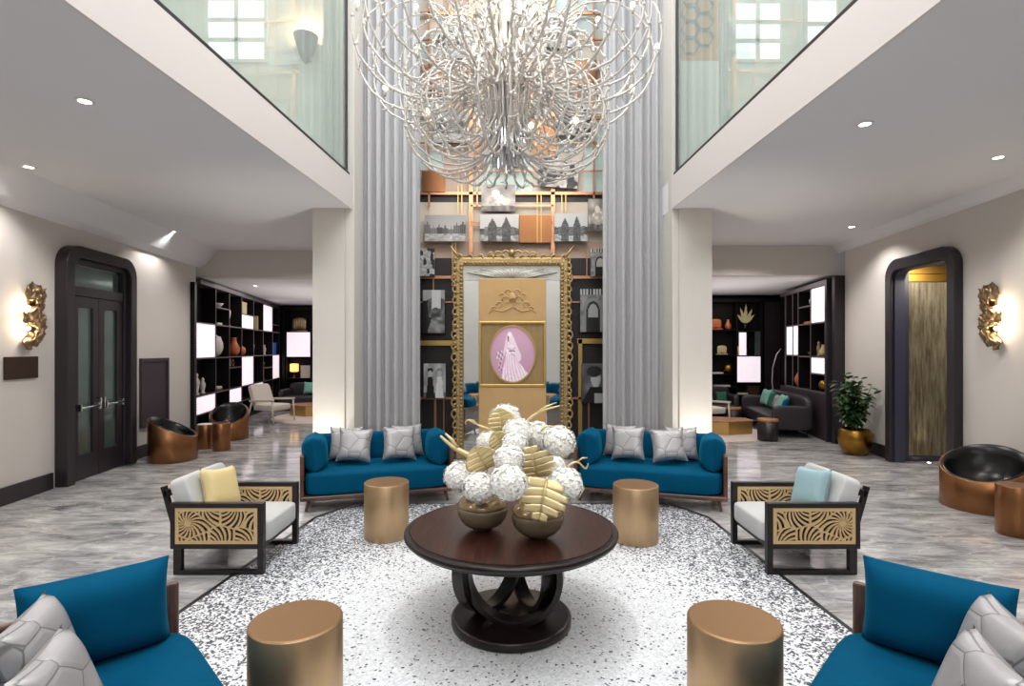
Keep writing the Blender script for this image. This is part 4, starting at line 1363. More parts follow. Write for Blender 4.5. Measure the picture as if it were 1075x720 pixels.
# ---------------------------------------------------------------- black and white photographs
def vnoise(x, y, s):
    i, j = math.floor(x), math.floor(y)
    def h(a, b):
        q = math.sin(a * 127.1 + b * 311.7 + s * 74.7) * 43758.5453
        return q - math.floor(q)
    fx, fy = x - i, y - j
    fx = fx * fx * (3 - 2 * fx); fy = fy * fy * (3 - 2 * fy)
    return (h(i, j) * (1 - fx) + h(i + 1, j) * fx) * (1 - fy) + (h(i, j + 1) * (1 - fx) + h(i + 1, j + 1) * fx) * fy
def im_city(s):
    def f(u, v):
        sky = .80 - .15 * v
        k = int(u * 7)
        top = .45 + .35 * vnoise(k * 1.7, s, s) + (.1 if abs(u * 7 - k - .5) < .12 else 0)
        if v < .28: return .55 + .3 * vnoise(u * 14, v * 30, s)
        if v < top:
            w = (int(u * 42) % 2 == 0 and int(v * 30) % 2 == 0)
            return (.30 + .35 * vnoise(k, 3, s)) * (.6 if w else 1)
        return sky
    return f
def im_spires(s):
    def f(u, v):
        for c, hh in ((.32, .86), (.68, .92)):
            w = .11 if v < .58 else .11 * max(0, (hh - v) / (hh - .58))
            if abs(u - c) < w: return .26 + .2 * vnoise(u * 30, v * 20, s)
        if v < .52 and .12 < u < .88 and v > .2: return .36 + .2 * vnoise(u * 20, v * 20, s)
        if v < .24: return .5 + .35 * vnoise(u * 16, v * 16, s)
        if v < .45 + .1 * vnoise(u * 8, 0, s): return .25 + .2 * vnoise(u * 20, v * 20, s)
        return .78
    return f
def im_street(s):
    def f(u, v):
        d = abs(u - .6)
        if v > .50 + (.5 - d) * .2 and d < .2: return .85
        if u < .25 and v < .75: return .08 + .1 * vnoise(u * 10, v * 10, s)
        if v < .36: return .35 + .4 * vnoise(u * 4 + v * 3, v * 12, s) if u > .2 + v * .6 else .2
        if v < .62 + .25 * (1 - d): return .25 + .35 * vnoise(u * 12, v * 12, s)
        return .7
    return f
def im_statue(s):
    def f(u, v):
        if math.hypot(u - .42, (v - .68) * 1.1) < .12: return .86
        if math.hypot((u - .45) * .8, v - .42) < .22: return .62 + .3 * vnoise(u * 12, v * 12, s)
        if math.hypot(u - .72, v - .36) < .14: return .72 + .2 * vnoise(u * 18, v * 9, s)
        if v < .22: return .30 + .3 * vnoise(u * 9, v * 9, s)
        return .52 + .25 * vnoise(u * 5, v * 5, s)
    return f
def im_hat(s):
    def f(u, v):
        if math.hypot((u - .45) * .8, (v - .80) * 1.6) < .22: return .22
        if math.hypot(u - .5, (v - .60) * .85) < .17: return .80 - .5 * max(0, u - .5)
        if v < .42 and abs(u - .5) < .18 + (.42 - v) * .8: return .72 if u > .45 and v < .25 else .12
        return .34 + .2 * vnoise(u * 5, v * 5, s)
    return f
def im_ladies(s):
    def f(u, v):
        for c, tone in ((.30, .10), (.72, .88)):
            if v < .62 and abs(u - c) < .10 + (.62 - v) * .16: return tone + .06 * vnoise(u * 20, v * 6, s)
            if math.hypot(u - c, v - .72) < .085: return .78
            if math.hypot((u - c) * .8, (v - .81) * 1.8) < .11: return .08 if c < .5 else .6
        if v < .16: return .5
        return .60 + .25 * vnoise(u * 7, v * 7, s)
    return f
def im_arch(s):
    def f(u, v):
        d = math.hypot(u - .5, max(0, v - .45))
        if v < .9 and d < .20: return .72 if v > .35 else .16
        if d < .27: return .20
        if d < .34: return .62
        if v > .86: return .12 if int(u * 16) % 2 else .8
        return .45 + .25 * vnoise(u * 9, v * 9, s)
    return f
def im_blot(s):
    def f(u, v): return .2 + .65 * (vnoise(u * 6, v * 6, s) > .5) * (.6 + .4 * vnoise(u * 19, v * 19, s))
    return f
def photo(label, a, b, c, d, fn, warm=0.0, Y=9.86, n=44, tilt=0.0, grp='black and white photographs on the lattice'):
    k = Y / F
    w, h = (b - a) * k, (d - c) * k
    m = MB(); cols = []
    ny = max(12, int(n * h / w)) if h < w else n
    nx = n if h < w else max(12, int(n * w / h))
    def fnp(u, v): return ((u - .5) * w, -.02, (v - .5) * h)
    m.grid(fnp, nx, ny, False)
    for j in range(ny):
        for i in range(nx):
            v = max(0, min(1, fn((i + .5) / nx, (j + .5) / ny)))
            v = v ** 2.7 * .95 + .008
            cols.append((v * (1 + warm), v, v * (1 - warm), 1))
    nb = len(m.f)
    m.mat = 1
    vs = [(sx * w / 2, y, sz * h / 2) for y in (-.0201, .02) for sx, sz in ((-1, -1), (1, -1), (1, 1), (-1, 1))]
    m.add(vs, [(0, 1, 5, 4), (1, 2, 6, 5), (2, 3, 7, 6), (3, 0, 4, 7), (4, 5, 6, 7)])
    o = m.build('hanging_photograph', [M['photo'], M['canvas_edge']])
    colour_faces(o, cols)
    o.location = ((a + b - 2 * CX) / 2 * k, Y, H - ((c + d) / 2 - HY) * k)
    o.rotation_euler = (0, tilt, 0)
    return tag(o, label, 'photograph', grp)
photo('black and white print of a long city block, upper left of the lattice', 446, 489, 226, 253.5, im_city(1), .02)
photo('sepia print of a seated stone statue, above the two spire print', 505.5, 541, 194, 222, im_statue(2), .10)
photo('print of a two spired church seen over a crowd, middle of the lattice', 504, 544.5, 225, 253.5, im_spires(3), .03)
photo('print of two dark spires over an empty square, right of the copper shelf', 582, 616.5, 224.5, 253.5, im_spires(4), .0)
photo('pinkish portrait format print half behind the right curtain, upper', 617.5, 640, 209, 243, im_statue(5), .10)
photo('tilted grey print just under the chandelier loops at right', 565, 607, 168, 197, im_blot(6), .08, 9.86, 44, radians(4))
photo('small dark leafy print at the left curtain below the blush band', 436, 456.5, 261, 290, im_blot(7), 0)
photo('tall print of a snowy street with a dark figure, left of the mirror', 444, 467, 304.5, 349.5, im_street(8), 0)
photo('print of two ladies in long dresses, low at left of the mirror', 445, 468, 381.5, 417.5, im_ladies(9), 0)
photo('print of a bright arched gateway, right of the mirror', 609, 636, 303.5, 348.5, im_arch(10), 0)
photo('small print half hidden by the right curtain below the blush band', 620, 640, 261, 290, im_arch(11), .02)
photo('print of a lady in a big hat, low at right of the mirror', 610.5, 640, 381.5, 423, im_hat(12), 0)
photo('upright print behind the chandelier crystals in the middle', 519, 546, 131, 175, im_statue(13), .03)
photo('dark print behind the left lower chandelier loops', 455, 492, 118, 150, im_city(14), .05)
photo('dark print behind the right lower chandelier loops', 584, 620, 112, 142, im_blot(15), .06)
photo('wide print high behind the chandelier at left', 460, 512, 22, 62, im_city(16), .03)
photo('wide print high behind the chandelier at right', 556, 606, 14, 50, im_spires(17), .03)

# ---------------------------------------------------------------- chandelier
CHX, CHY = -.045, 5.0
t = thing('branch_chandelier', 'huge silvery chandelier of looping branch arms hanging over the round table', 'chandelier', (CHX, CHY, 0))
m = MB(); m.tube([(0, 0, 9.5), (0, 0, 3.95)], .022, 10); m.build('stem', M['whitemetal'], t)
m = MB(); m.lathe([(.03, 4.18), (.11, 4.22), (.16, 4.32), (.13, 4.44), (.05, 4.52), (.045, 5.0), (.09, 5.08), (.05, 5.2)], 24); m.build('hub', M['whitemetal'], t)
def arm_mesh(cr, cz, R, seed, hub, sweep=325, squash=1.0, r0=.0105, start=185, twist=.0):
    rnd = random.Random(seed)
    pts = [Vector((.05, 0, hub)), Vector((cr - R + .03, 0, (hub + cz) / 2 + R * .35))]
    n = 40
    for k in range(n + 1):
        f = k / n
        a = radians(start + sweep * f)          # from the inner side, down, out, up and back in
        rr = R * (1 - .30 * f ** 2.2)
        pts.append(Vector((cr + rr * cos(a), twist * f * (1.2 - f), cz + rr * sin(a) * squash)))
    q = []
    for i, p in enumerate(pts):
        j = rnd.uniform(-.006, .006)
        q.append(p + Vector((j, rnd.uniform(-.01, .01), rnd.uniform(-.006, .006))))
    N = len(q)
    m = MB(); m.tube(q, [r0 * (1.15 - .5 * i / N) for i in range(N)], 6)
    for i in range(3, N, 3):
        m.ball(q[i], r0 * rnd.uniform(1.45, 1.8), 6, 4)
        if rnd.random() < .55:
            e = q[i] + Vector((rnd.uniform(-.05, .05), rnd.uniform(-.06, .06), rnd.uniform(-.03, .06)))
            m.tube([q[i], e], [r0 * .7, r0 * .35], 5); m.ball(e, r0 * .7, 5, 4)
    return m
tiers = [(.82, 4.60, .575, 4.40, 20, 325, .0), (.80, 4.72, .50, 4.6, 16, 300, .3), (.52, 3.93, .42, 4.25, 24, 330, .0), (.50, 4.02, .33, 4.25, 16, 300, -.22), (.42, 5.15, .34, 5.0, 14, 320, .1), (.40, 4.52, .30, 4.45, 18, 300, .18), (.66, 4.30, .27, 4.35, 18, 310, -.1)]
na = 0
arms = []
for ti, (cr, cz, R, hub, cnt, sw, tw) in enumerate(tiers):
    protos = [arm_mesh(cr, cz, R, 10 * ti + s, hub, sw, 1.0, .0105, 185, tw).build('arm', M['whitemetal'], t) for s in range(3)]
    for k in range(cnt):
        o = protos[k % 3] if k < 3 else protos[k % 3].copy()
        if k >= 3:
            COL.objects.link(o); o.parent = t
        a = 2 * pi * (k + (.5 if ti % 2 else .12)) / cnt
        o.rotation_euler = (0, 0, a)
        arms.append(o)
# glowing bulbs on the loops
bl = [(250, 150), (157, 265), (288, 335), (458, 380), (598, 380), (733, 365), (903, 265), (980, 140), (72, 8), (250, 20), (800, 60), (905, 15), (640, 40), (390, 60)]
for i, (zx, zy) in enumerate(bl):
    px, py = 350 + zx / 2.881, zy / 2.881
    off = px - 533
    d = 5.0 - sqrt(max(0, 1 - (off / 165) ** 2)) * (.55 if i % 3 else -.4)
    p = at(px, py, d) - Vector((CHX, CHY, 0))
    m = MB(); m.ball((0, 0, 0), .020, 10, 7, 1, 1, 1.3); b = m.build('bulb', M['bulb'], t, loc=p)
    m = MB(); m.tube([(0, 0, -.02), (0, 0, -.07)], [.014, .011], 8); m.build('bulb_holder', M['whitemetal'], b)
# crystal drops under the hub
rnd = random.Random(31)
for k in range(26):
    a = k * 2.4; r = .02 + .15 * sqrt(k / 26)
    zt_ = rnd.uniform(3.85, 4.1); L = rnd.uniform(.22, .45)
    m = MB(); x, y = r * cos(a), r * sin(a)
    m.tube([(x, y, 4.25), (x, y, zt_)], .0025, 4)
    m.lathe([(.0002, 0), (.011, .03), (.013, L * .6), (.006, L)], 6, (x, y, zt_ - L), False)
    m.build('crystal_drop', M['crystal'], t)
# ---------------------------------------------------------------- bookcases
def bookcase(name, label, origin, rz, L, ztop, depth, xs, rows, panels, edge='shelfedge', z0=.0, plinth=.0):
    """xs: upright positions; rows: per bay list of shelf heights (bottom to top, without top); panels: (bay, z0, z1)"""
    t = thing(name, label, 'bookcase', (origin[0], origin[1], .001), rz)
    m = MB(); m.box(0, L, depth - .03, depth, z0, ztop); m.build('back_panel', M['shelfdark'], t)
    m = MB(); m.box(0, L, -.01, depth, ztop - .10, ztop); m.build('cornice', M['plum'] if edge == 'shelfedge' else M['shelfdark'], t, bevel=.004)
    if plinth: 
        m = MB(); m.box(0, L, 0, depth - .03, 0, plinth); m.build('plinth', M['shelfdark'], t)
    for i, x in enumerate(xs):
        w = .05 if i in (0, len(xs) - 1) else .014
        m = MB(); m.box(x - w, x + w, .006, depth - .03, plinth, ztop - .10); m.mat = 1; m.box(x - w, x + w, 0, .006, plinth, ztop - .10); m.build('upright', [M['shelfdark'], M['plum'] if w > .02 and edge == 'shelfedge' else M[edge]], t)
    for i in range(len(xs) - 1):
        for z in rows[i]:
            m = MB(); m.box(xs[i] + .014, xs[i + 1] - .014, .010, depth - .03, z - .014, z + .014); m.mat = 1; m.box(xs[i] + .014, xs[i + 1] - .014, .004, .010, z - .014, z + .014); m.build('shelf', [M['shelfdark'], M[edge]], t)
    for b, a, c in panels:
        x0, x1 = (xs[b] + .014, xs[b + 1] - .014) if isinstance(b, int) else b
        m = MB(); m.box(x0, x1, .015, .05, a, c); m.build('light_panel', M['lattice'], t)
    return t
def frame_of(A, B):
    t = Vector((B[0] - A[0], B[1] - A[1])); L = t.length; t /= L
    return t, L
def s_of(px, A, t):
    u = (px - CX) / F
    return (u * A[1] - A[0]) / (t.x - u * t.y)

# left side bookcase
LA, LB = (XL(11.72) + .06, 11.72), (-8.1, 19.3)
lt_, LLn = frame_of(LA, LB)
lxs = [s_of(p, LA, lt_) for p in (205.5, 226.7, 241, 254, 266.5, 276.5, 286.3, 293.8)]
std = [.50, .89, 1.69, 2.45]
rows = [std, [.50, .89, 1.69, 2.45, 2.86], [.50, .89, 1.42, 1.69, 2.45], [.50, .89, 1.69, 2.45, 2.83], [.89, 1.69, 2.45], [.50, .89, 1.30, 1.69, 2.45], [.89, 1.69, 2.45, 2.7]]
BKL = bookcase('bookcase', 'long black bookcase with lit lattice panels on the left side of the left alcove', LA, atan2(lt_.y, lt_.x), LLn, 3.38, .32, lxs, rows,
               [(0, 1.71, 2.44), (0, .51, .88), (2, .51, .88), (3, 2.46, 2.82), (3, .90, 1.68), (4, .51, .88), (5, 2.46, 3.26), (6, .90, 1.68)], plinth=.12)
def on_left_case(px, z, inset=.13):
    s = s_of(px, LA, lt_)
    n = Vector((-lt_.y, lt_.x))
    return Vector((LA[0] + lt_.x * s + n.x * inset, LA[1] + lt_.y * s + n.y * inset, z + .0155))
# end bookcase, left alcove
def wxa(px, Y): return (px - CX) * Y / F
YEL = 19.25
e0, e1 = wxa(296, YEL), wxa(352, YEL)
exs = [0.05] + [wxa(p, YEL) - e0 for p in (300.5, 326, 328)] + [e1 - e0 - .05]
BKLE = bookcase('bookcase', 'dark bookcase on the end wall of the left alcove, behind the charcoal sofa', (e0, YEL), 0, e1 - e0, 3.36, .3, exs,
         [[.9, 1.62, 2.5], [.86, 1.60, 2.49], [1.6], [1.6, 2.5]], [(1, 1.62, 2.47), (3, 2.52, 3.1)], edge='shelfdark', plinth=.1)
# right side bookcase
RC, RD = (6.42, 11.28), (6.93, 14.25)
rt_, RLn = frame_of(RD, RC)
rxs = [s_of(p, RD, rt_) for p in (824.5, 832, 837.8, 850.8, 866.5)]
rows = [[.98, 1.74, 2.45], [.98, 1.74, 2.45], [.98, 1.72, 2.45, 2.85], [.98, 1.36, 1.72, 2.45]]
BKR = bookcase('bookcase', 'black bookcase with lit lattice panels on the right side of the right alcove', RD, atan2(rt_.y, rt_.x), RLn, 3.32, .32, rxs, rows,
               [((rxs[0] + .05, rxs[2] - .014), 1.75, 2.44), (3, 2.46, 3.2), (3, 1.37, 1.71)], plinth=.0)
m = MB(); m.box(-.02, RLn, -.005, .02, 0, .965); m.build('lower_panel', M['plum'], BKR)
m = MB(); m.box(RLn, RLn + .05, -.02, .34, 0, 3.32); m.build('end_panel', M['frame'], BKR, bevel=.004)
def on_right_case(px, z, inset=.13):
    s = s_of(px, RD, rt_)
    n = Vector((-rt_.y, rt_.x))
    return Vector((RD[0] + rt_.x * s + n.x * inset, RD[1] + rt_.y * s + n.y * inset, z + .0155))
m = MB(); m.box(6.44, 6.90, 11.02, 11.13, .001, 3.36); tag(m.build('fluted_panel', M['frame'], bevel=.01), 'tall dark panel closing the end of the right bookcase, behind the plant', 'panel')
# end bookcase, right alcove
YER = 15.35
e2, e3 = wxa(740, YER), wxa(826, YER)
rex = [.05] + [wxa(p, YER) - e2 for p in (773.5, 800.5)]
BKE = bookcase('bookcase', 'dark bookcase with one big lit panel on the end wall of the right alcove', (e2, YER), 0, e3 - e2, 3.30, .3, rex,
         [[.45, .82, 1.18, 1.72, 2.42], [.60, .95, 1.70, 2.40]], [(1, .97, 1.68), ((rex[1] + .08, rex[1] + .27), 1.72, 2.35)], edge='shelfdark', plinth=.1)
m = MB(); m.box(rex[2] + .014, e3 - e2, .0, .05, 0, 3.2); m.build('side_panel', M['frame'], BKE)
m = MB(); m.box(rex[1] + .52, rex[1] + .70, .03, .06, 1.72, 2.38); m.build('grey_panel', M['doorglass'], BKE)
def on_end_left(px, z): return Vector((wxa(px, YEL), YEL + .12, z + .0155))
def on_end_right(px, z): return Vector((wxa(px, YER), YER + .12, z + .0155))

# ---------------------------------------------------------------- ornaments: each on its shelf
CASE = [None, 0.0]
ORN = {}
def shrink(t, case):
    """scale an ornament down about its base until it clears the case and its neighbours"""
    t.location.z += .002
    for k in range(22):
        tr_ = tree(t)
        if not tr_.overlap(tree_of(case)) and not any(tr_.overlap(tree_of(q)) for q in ORN.get(case.name, [])): break
        t.scale = [v * .92 for v in t.scale]
    t.scale = [v * .97 for v in t.scale]
    ORN.setdefault(case.name, []).append(t)
def orn(kind, p, label, mt, s=1.0, grp=None, rz=0.0):
    names = {'vase': 'shelf_vase', 'bowl': 'shelf_bowl', 'books': 'stacked_book', 'frame': 'framed_picture', 'rock': 'mineral_ornament', 'ring': 'ring_ornament', 'ball': 'sphere_ornament',
             'figure': 'figurine', 'shell': 'shell_ornament', 'box': 'trinket_box', 'lamp': 'table_lamp', 'book': 'upright_book'}
    cats = {'vase': 'vase', 'bowl': 'bowl', 'books': 'book', 'frame': 'picture', 'rock': 'ornament', 'ring': 'ornament', 'ball': 'ornament', 'figure': 'ornament', 'shell': 'ornament', 'box': 'box', 'lamp': 'lamp', 'book': 'book'}
    t = thing(names[kind], label, cats[kind], p, CASE[1], grp)
    P = lambda m, n, k, **kw: m.build(n, M[k], t, **kw)
    m = MB()
    if kind == 'vase':
        m.lathe([(.05 * s, 0), (.09 * s, .06 * s), (.10 * s, .14 * s), (.05 * s, .24 * s), (.04 * s, .30 * s), (.055 * s, .32 * s)], 20); P(m, 'body', mt)
    elif kind == 'bowl':
        m.lathe([(.05 * s, 0), (.11 * s, .04 * s), (.15 * s, .10 * s), (.145 * s, .10 * s), (.10 * s, .05 * s), (.0001, .03 * s)], 24); P(m, 'body', mt)
    elif kind == 'books':
        m.box(-.15 * s, .15 * s, -.09, .09, 0, .05); P(m, 'cover', mt, bevel=.004)
        m = MB(); m.box(-.145 * s, .152 * s, -.085, .085, .008, .042); P(m, 'pages', 'pale')
    elif kind == 'book':
        m.box(-.025, .025, -.09, .09, 0, .28 * s); P(m, 'cover', mt, bevel=.004)
        m = MB(); m.box(-.019, .019, -.085, .092, .006, .274 * s); P(m, 'pages', 'pale')
    elif kind == 'frame':
        m.ring([(-.14 * s, 0), (-.14 * s, .36 * s), (.14 * s, .36 * s), (.14 * s, 0)], [(-.11 * s, .03), (-.11 * s, .36 * s - .03), (.11 * s, .36 * s - .03), (.11 * s, .03)], 'y', -.015, .015); P(m, 'frame', mt)
        m = MB(); m.box(-.112 * s, .112 * s, -.004, .01, .028, .36 * s - .028); P(m, 'picture', 'pale')
    elif kind == 'rock':
        m.ball((0, 0, .17 * s), .17 * s, 12, 8, 1.1, .6, 1); 
        r = random.Random(int(s * 100)); m.v = [(x * (1 + r.uniform(-.15, .15)), y, z * (1 + r.uniform(-.12, .12)) if z > .02 else z) for x, y, z in m.v]; P(m, 'body', mt)
    elif kind == 'ring':
        m.tube([(.12 * s * cos(a * pi / 12), 0, .15 * s + .12 * s * sin(a * pi / 12)) for a in range(24)], .022 * s, 8, closed=True)
        P(m, 'ring', mt); m = MB(); m.box(-.06 * s, .06 * s, -.04, .04, 0, .02); P(m, 'foot', 'shelfdark')
    elif kind == 'ball':
        m.ball((0, 0, .12 * s), .12 * s, 18, 12); P(m, 'body', mt)
    elif kind == 'figure':
        m.lathe([(.05 * s, 0), (.05 * s, .02), (.03 * s, .04 * s), (.05 * s, .14 * s), (.055 * s, .2 * s), (.025 * s, .26 * s), (.035 * s, .30 * s), (.0001, .34 * s)], 14); P(m, 'body', mt)
    elif kind == 'shell':
        for k in range(5):
            a = -.9 + .45 * k
            m.pad(.09 * s, .06 * s, .20 * s, (sin(a) * .10 * s, 0, .10 * s + .04 * s * cos(a)), 3, 8)
        m.box(-.14 * s, .14 * s, -.04, .04, 0, .03); P(m, 'body', mt)
    elif kind == 'box':
        m.box(-.11 * s, .11 * s, -.08, .08, 0, .14 * s); P(m, 'body', mt, bevel=.004)
        m = MB(); m.box(-.115 * s, .115 * s, -.085, .085, .14 * s, .17 * s); P(m, 'lid', mt, bevel=.004)
    elif kind == 'lamp':
        m.lathe([(.06 * s, 0), (.06 * s, .015), (.015, .03), (.015, .14 * s), (.05 * s, .15 * s)], 16); P(m, 'base', 'brass')
        m = MB(); m.lathe([(.07 * s, .15 * s), (.10 * s, .16 * s), (.10 * s, .34 * s), (.07 * s, .35 * s)], 20); P(m, 'shade', 'bulb2')
    shrink(t, CASE[0])
    return t
M['bulb2'] = mat('glowing amber shade', rgb(240, 190, 120), .5, emis=rgb(255, 190, 110), estr=1.6)
G = 'ornaments on the left alcove bookcase'
CASE[:] = [BKL, BKL.rotation_euler.z]
D = on_left_case
orn('bowl', D(233.5, 2.86), 'pale grey bowl on the upper shelf of the left bookcase, second bay', 'pale', 1.6, G)
orn('books', D(233, 2.45), 'single white book under the pale bowl in the left bookcase', 'pale', 1.2, G, RL)
orn('figure', D(243.5, 2.45), 'pale thin figurine in the third bay of the left bookcase, top row', 'pale', 1.9, G)
orn('box', D(259, 2.83), 'small beige box above a lit panel in the left bookcase', 'palm', 2.0, G, RL)
orn('book', D(272.5, 2.45), 'upright cream book in the fifth bay of the left bookcase, top row', 'palm', 1.5, G, RL)
orn('rock', D(232.5, 1.69), 'large white rock ornament in the left bookcase beside the biggest lit panel', 'pale', 1.55, G)
orn('figure', D(243.5, 1.69), 'small grey figurine in the third bay of the left bookcase, middle row', 'sconce', 1.0, G)
orn('shell', D(254.5, 1.69), 'golden shell ornament in the middle row of the left bookcase', 'gold', 1.5, G, RL)
orn('vase', D(251, 2.08) - Vector((0, 0, .39)), 'amber glass vase behind the golden shell in the left bookcase', 'terra', 1.7, G)
orn('rock', D(260, 1.69), 'rust coloured stone beside the golden shell in the left bookcase', 'terra', .8, G)
orn('figure', D(269, 1.69), 'tan carved figure in the fifth bay of the left bookcase, middle row', 'ceramic', 1.6, G)
orn('figure', D(282, 1.69), 'small white figurine right of the tan carved figure', 'pale', 1.0, G)
orn('box', D(290, 1.69), 'bright blue glazed box in the far bay of the left bookcase', 'blue', 2.4, G, RL)
orn('frame', D(290, 2.45), 'grey framed picture in the far bay of the left bookcase, upper row', 'sconce', 1.2, G, RL)
orn('frame', D(247, 1.42), 'dark framed object on the short shelf of the left bookcase', 'plum', .7, G, RL)
orn('ring', D(248, 1.42, .08), 'round grey ring ornament on the short shelf of the left bookcase', 'sconce', .8, G, RL)
orn('book', D(242.8, .89), 'upright yellow book in the third bay of the left bookcase, lower row', 'yellow', 1.5, G, RL)
orn('figure', D(212.5, .89), 'slender white figurine in the nearest bay of the left bookcase', 'pale', 1.5, G)
orn('figure', D(219.5, .89), 'shorter slender figurine in the nearest bay of the left bookcase', 'pale', 1.1, G)
orn('books', D(233, .89), 'grey book lying low in the second bay of the left bookcase', 'sconce', 1.3, G, RL)
orn('books', D(233, .89) + Vector((0, 0, .051)), 'white book lying on the grey book in the left bookcase', 'pale', 1.1, G, RL)
orn('frame', D(280, .89), 'white framed picture below a brass ball in the left bookcase', 'pale', 1.0, G, RL)
orn('ball', D(279, 1.30), 'small brass ball above the white picture in the left bookcase', 'brass', .9, G)
G = 'ornaments on the end bookcase of the left alcove'
CASE[:] = [BKLE, 0]
D = on_end_left
orn('shell', D(313, 2.49), 'bronze coral ornament above the lit panel in the left alcove', 'ceramic', 2.1, G)
orn('lamp', D(307.5, .86), 'small glowing brass lamp under the lit panel in the left alcove', 'brass', 1.6, G)
orn('frame', D(319.5, .86), 'white framed print beside the glowing lamp in the left alcove', 'pale', 1.25, G)
G = 'ornaments on the right alcove bookcase'
CASE[:] = [BKR, BKR.rotation_euler.z]
D = on_right_case
orn('vase', D(846.5, 2.85), 'green grey vase on the top shelf of the right bookcase', 'doorglass', .8, G)
orn('books', D(844, 2.45), 'pink book lying on the second shelf of the right bookcase', 'terra', 1.0, G, RR)
orn('figure', D(831.5, 2.45), 'small white figurine in the far bay of the right bookcase', 'pale', .9, G)
orn('bowl', D(848, 1.72), 'brass bowl on the middle shelf of the right bookcase', 'brass', 1.0, G)
orn('vase', D(857.5, 1.72), 'pale slim vase on the middle shelf of the right bookcase', 'palm', .8, G)
orn('figure', D(853, 1.72), 'tan figurine beside the pale slim vase in the right bookcase', 'ceramic', 1.0, G)
orn('vase', D(834.8, .98), 'tall copper vase low in the far bay of the right bookcase', 'terra', 1.9, G)
orn('figure', D(848.3, .98), 'white cone ornament low in the right bookcase', 'pale', .8, G)
orn('ball', D(859.5, .98), 'amber glass ball low in the nearest bay of the right bookcase', 'brass', 1.1, G)
G = 'ornaments on the end bookcase of the right alcove'
CASE[:] = [BKE, 0]
D = on_end_right
orn('shell', D(753, 2.42), 'rust coral ornament at the top left of the right alcove end bookcase', 'terra', 1.3, G)
orn('vase', D(766, 2.42), 'pink glass vase at the top of the right alcove end bookcase', 'terra', .9, G)
orn('shell', D(759.5, 1.72), 'tan shell ornament in the middle of the right alcove end bookcase', 'palm', 1.1, G)
orn('ball', D(766.2, 1.40 - .22), 'round brass ball on the right alcove end bookcase', 'brass', 1.45, G)
orn('books', D(754.5, 1.18), 'white book left of the brass ball in the right alcove', 'pale', 1.0, G)
orn('books', D(759, .82), 'wide white book two shelves under the tan shell in the right alcove', 'pale', 1.5, G)
orn('shell', D(780.5, 1.70), 'gold wire ornament above the big lit panel in the right alcove', 'gold', 1.5, G)
orn('books', D(780, .60), 'white book under the big lit panel in the right alcove', 'pale', 1.0, G)
orn('box', D(792, .60), 'grey box under the big lit panel in the right alcove', 'sconce', 1.5, G)
# vase of palm fronds
t = thing('palm_frond_vase', 'vase of pale dried palm fronds on the right alcove end bookcase', 'vase', D(784, 2.403) - Vector((0, .02, 0)))
m = MB(); m.lathe([(.05, 0), (.075, .05), (.06, .16), (.04, .2)], 18); m.build('vase', M['blackleather'], t)
for k, (a, L) in enumerate(((-.75, .36), (-.35, .47), (0.02, .55), (.42, .45), (.80, .36))):
    m = MB()
    d = Vector((sin(a), 0, cos(a))); s = Vector((cos(a), 0, -sin(a)))
    b = Vector((0, -.02 * (k % 2), .19))
    vs = [b]
    fs = []
    ns = 9
    outl = [b + d * (L * i / ns) + s * (.055 * sin(pi * (i / ns) ** .7) * (1 if i % 2 else .7)) for i in range(ns + 1)] + [b + d * (L * i / ns) - s * (.055 * sin(pi * (i / ns) ** .7) * (1 if i % 2 else .7)) for i in range(ns - 1, 0, -1)]
    m.add([p + Vector((0, -.10 * ((p - b).length) ** 2, 0)) for p in outl], [tuple(range(len(outl)))])
    m.build('frond', M['palm'], t, solid=.004)

# ---------------------------------------------------------------- seating in the alcoves
def lounge(label, p, rz, W, D, hb, mt, seatz=.42, cat='sofa', name='leather_sofa', legs=True, curved=False, arms=(1, 1)):
    t = thing(name, label, cat, p, rz)
    m = MB(); m.pad(W, D, .24, (0, 0, seatz - .12), 9, 16, .03); m.build('seat', M[mt], t)
    m = MB(); m.pad(W, .20, hb - .22, (0, D / 2 - .06, .22 + (hb - .22) / 2), 7, 16); m.build('backrest', M[mt], t, rot=(0, 0, 0))
    for s, on in ((-1, arms[0]), (1, arms[1])):
        if not on: continue
        m = MB(); m.pad(.16, D * .98, hb * .78 - .16, (s * (W / 2 - .02), .0, .16 + (hb * .78 - .16) / 2), 6, 14); m.build('arm', M[mt], t)
    for sx in (-1, 1):
        for sy in (-1, 1):
            m = MB(); m.tube([(sx * (W / 2 - .12), sy * (D / 2 - .1), .20), (sx * (W / 2 - .10), sy * (D / 2 - .08), 0)], [.02, .014], 8); m.build('leg', M['ebony'], t)
    return t
RS = lounge('charcoal leather sofa with green pillows against the right alcove bookcase', (6.16, 13.05, .019), atan2(rt_.y, rt_.x), 2.75, .82, .86, 'darkleather')
GP = 'pillows on the charcoal leather sofa'
pillow('mint pillow at the far end of the charcoal leather sofa', GP, 'mint', RS, -.92, .05, .425, 8, -16, 0, 1.0)
pillow('emerald pillow second along on the charcoal leather sofa', GP, 'green', RS, -.42, .05, .425, -6, -16, 0, .95)
pillow('pale grey pillow third along on the charcoal leather sofa', GP, 'silver', RS, .0, .03, .425, -6, -18, 0, .85)
pillow('mint pillow beside the teal one on the charcoal leather sofa', GP, 'mint', RS, .40, .06, .425, 0, -14, 0, .92)
pillow('small teal pillow nearest the arm on the charcoal leather sofa', GP, 'velvet', RS, .79, -.02, .425, -10, -18, 0, .75)
BS = lounge('grey sofa with green pillows, mostly hidden by the right pier', (wxa(746, 14.75), 14.72, .019), 0, 1.15, .7, .86, 'darkleather')
pillow('mint pillow on the half hidden grey sofa at right', 'pillows on the half hidden grey sofa', 'mint', BS, -.12, -.03, .425, 0, -14, 0, .8)
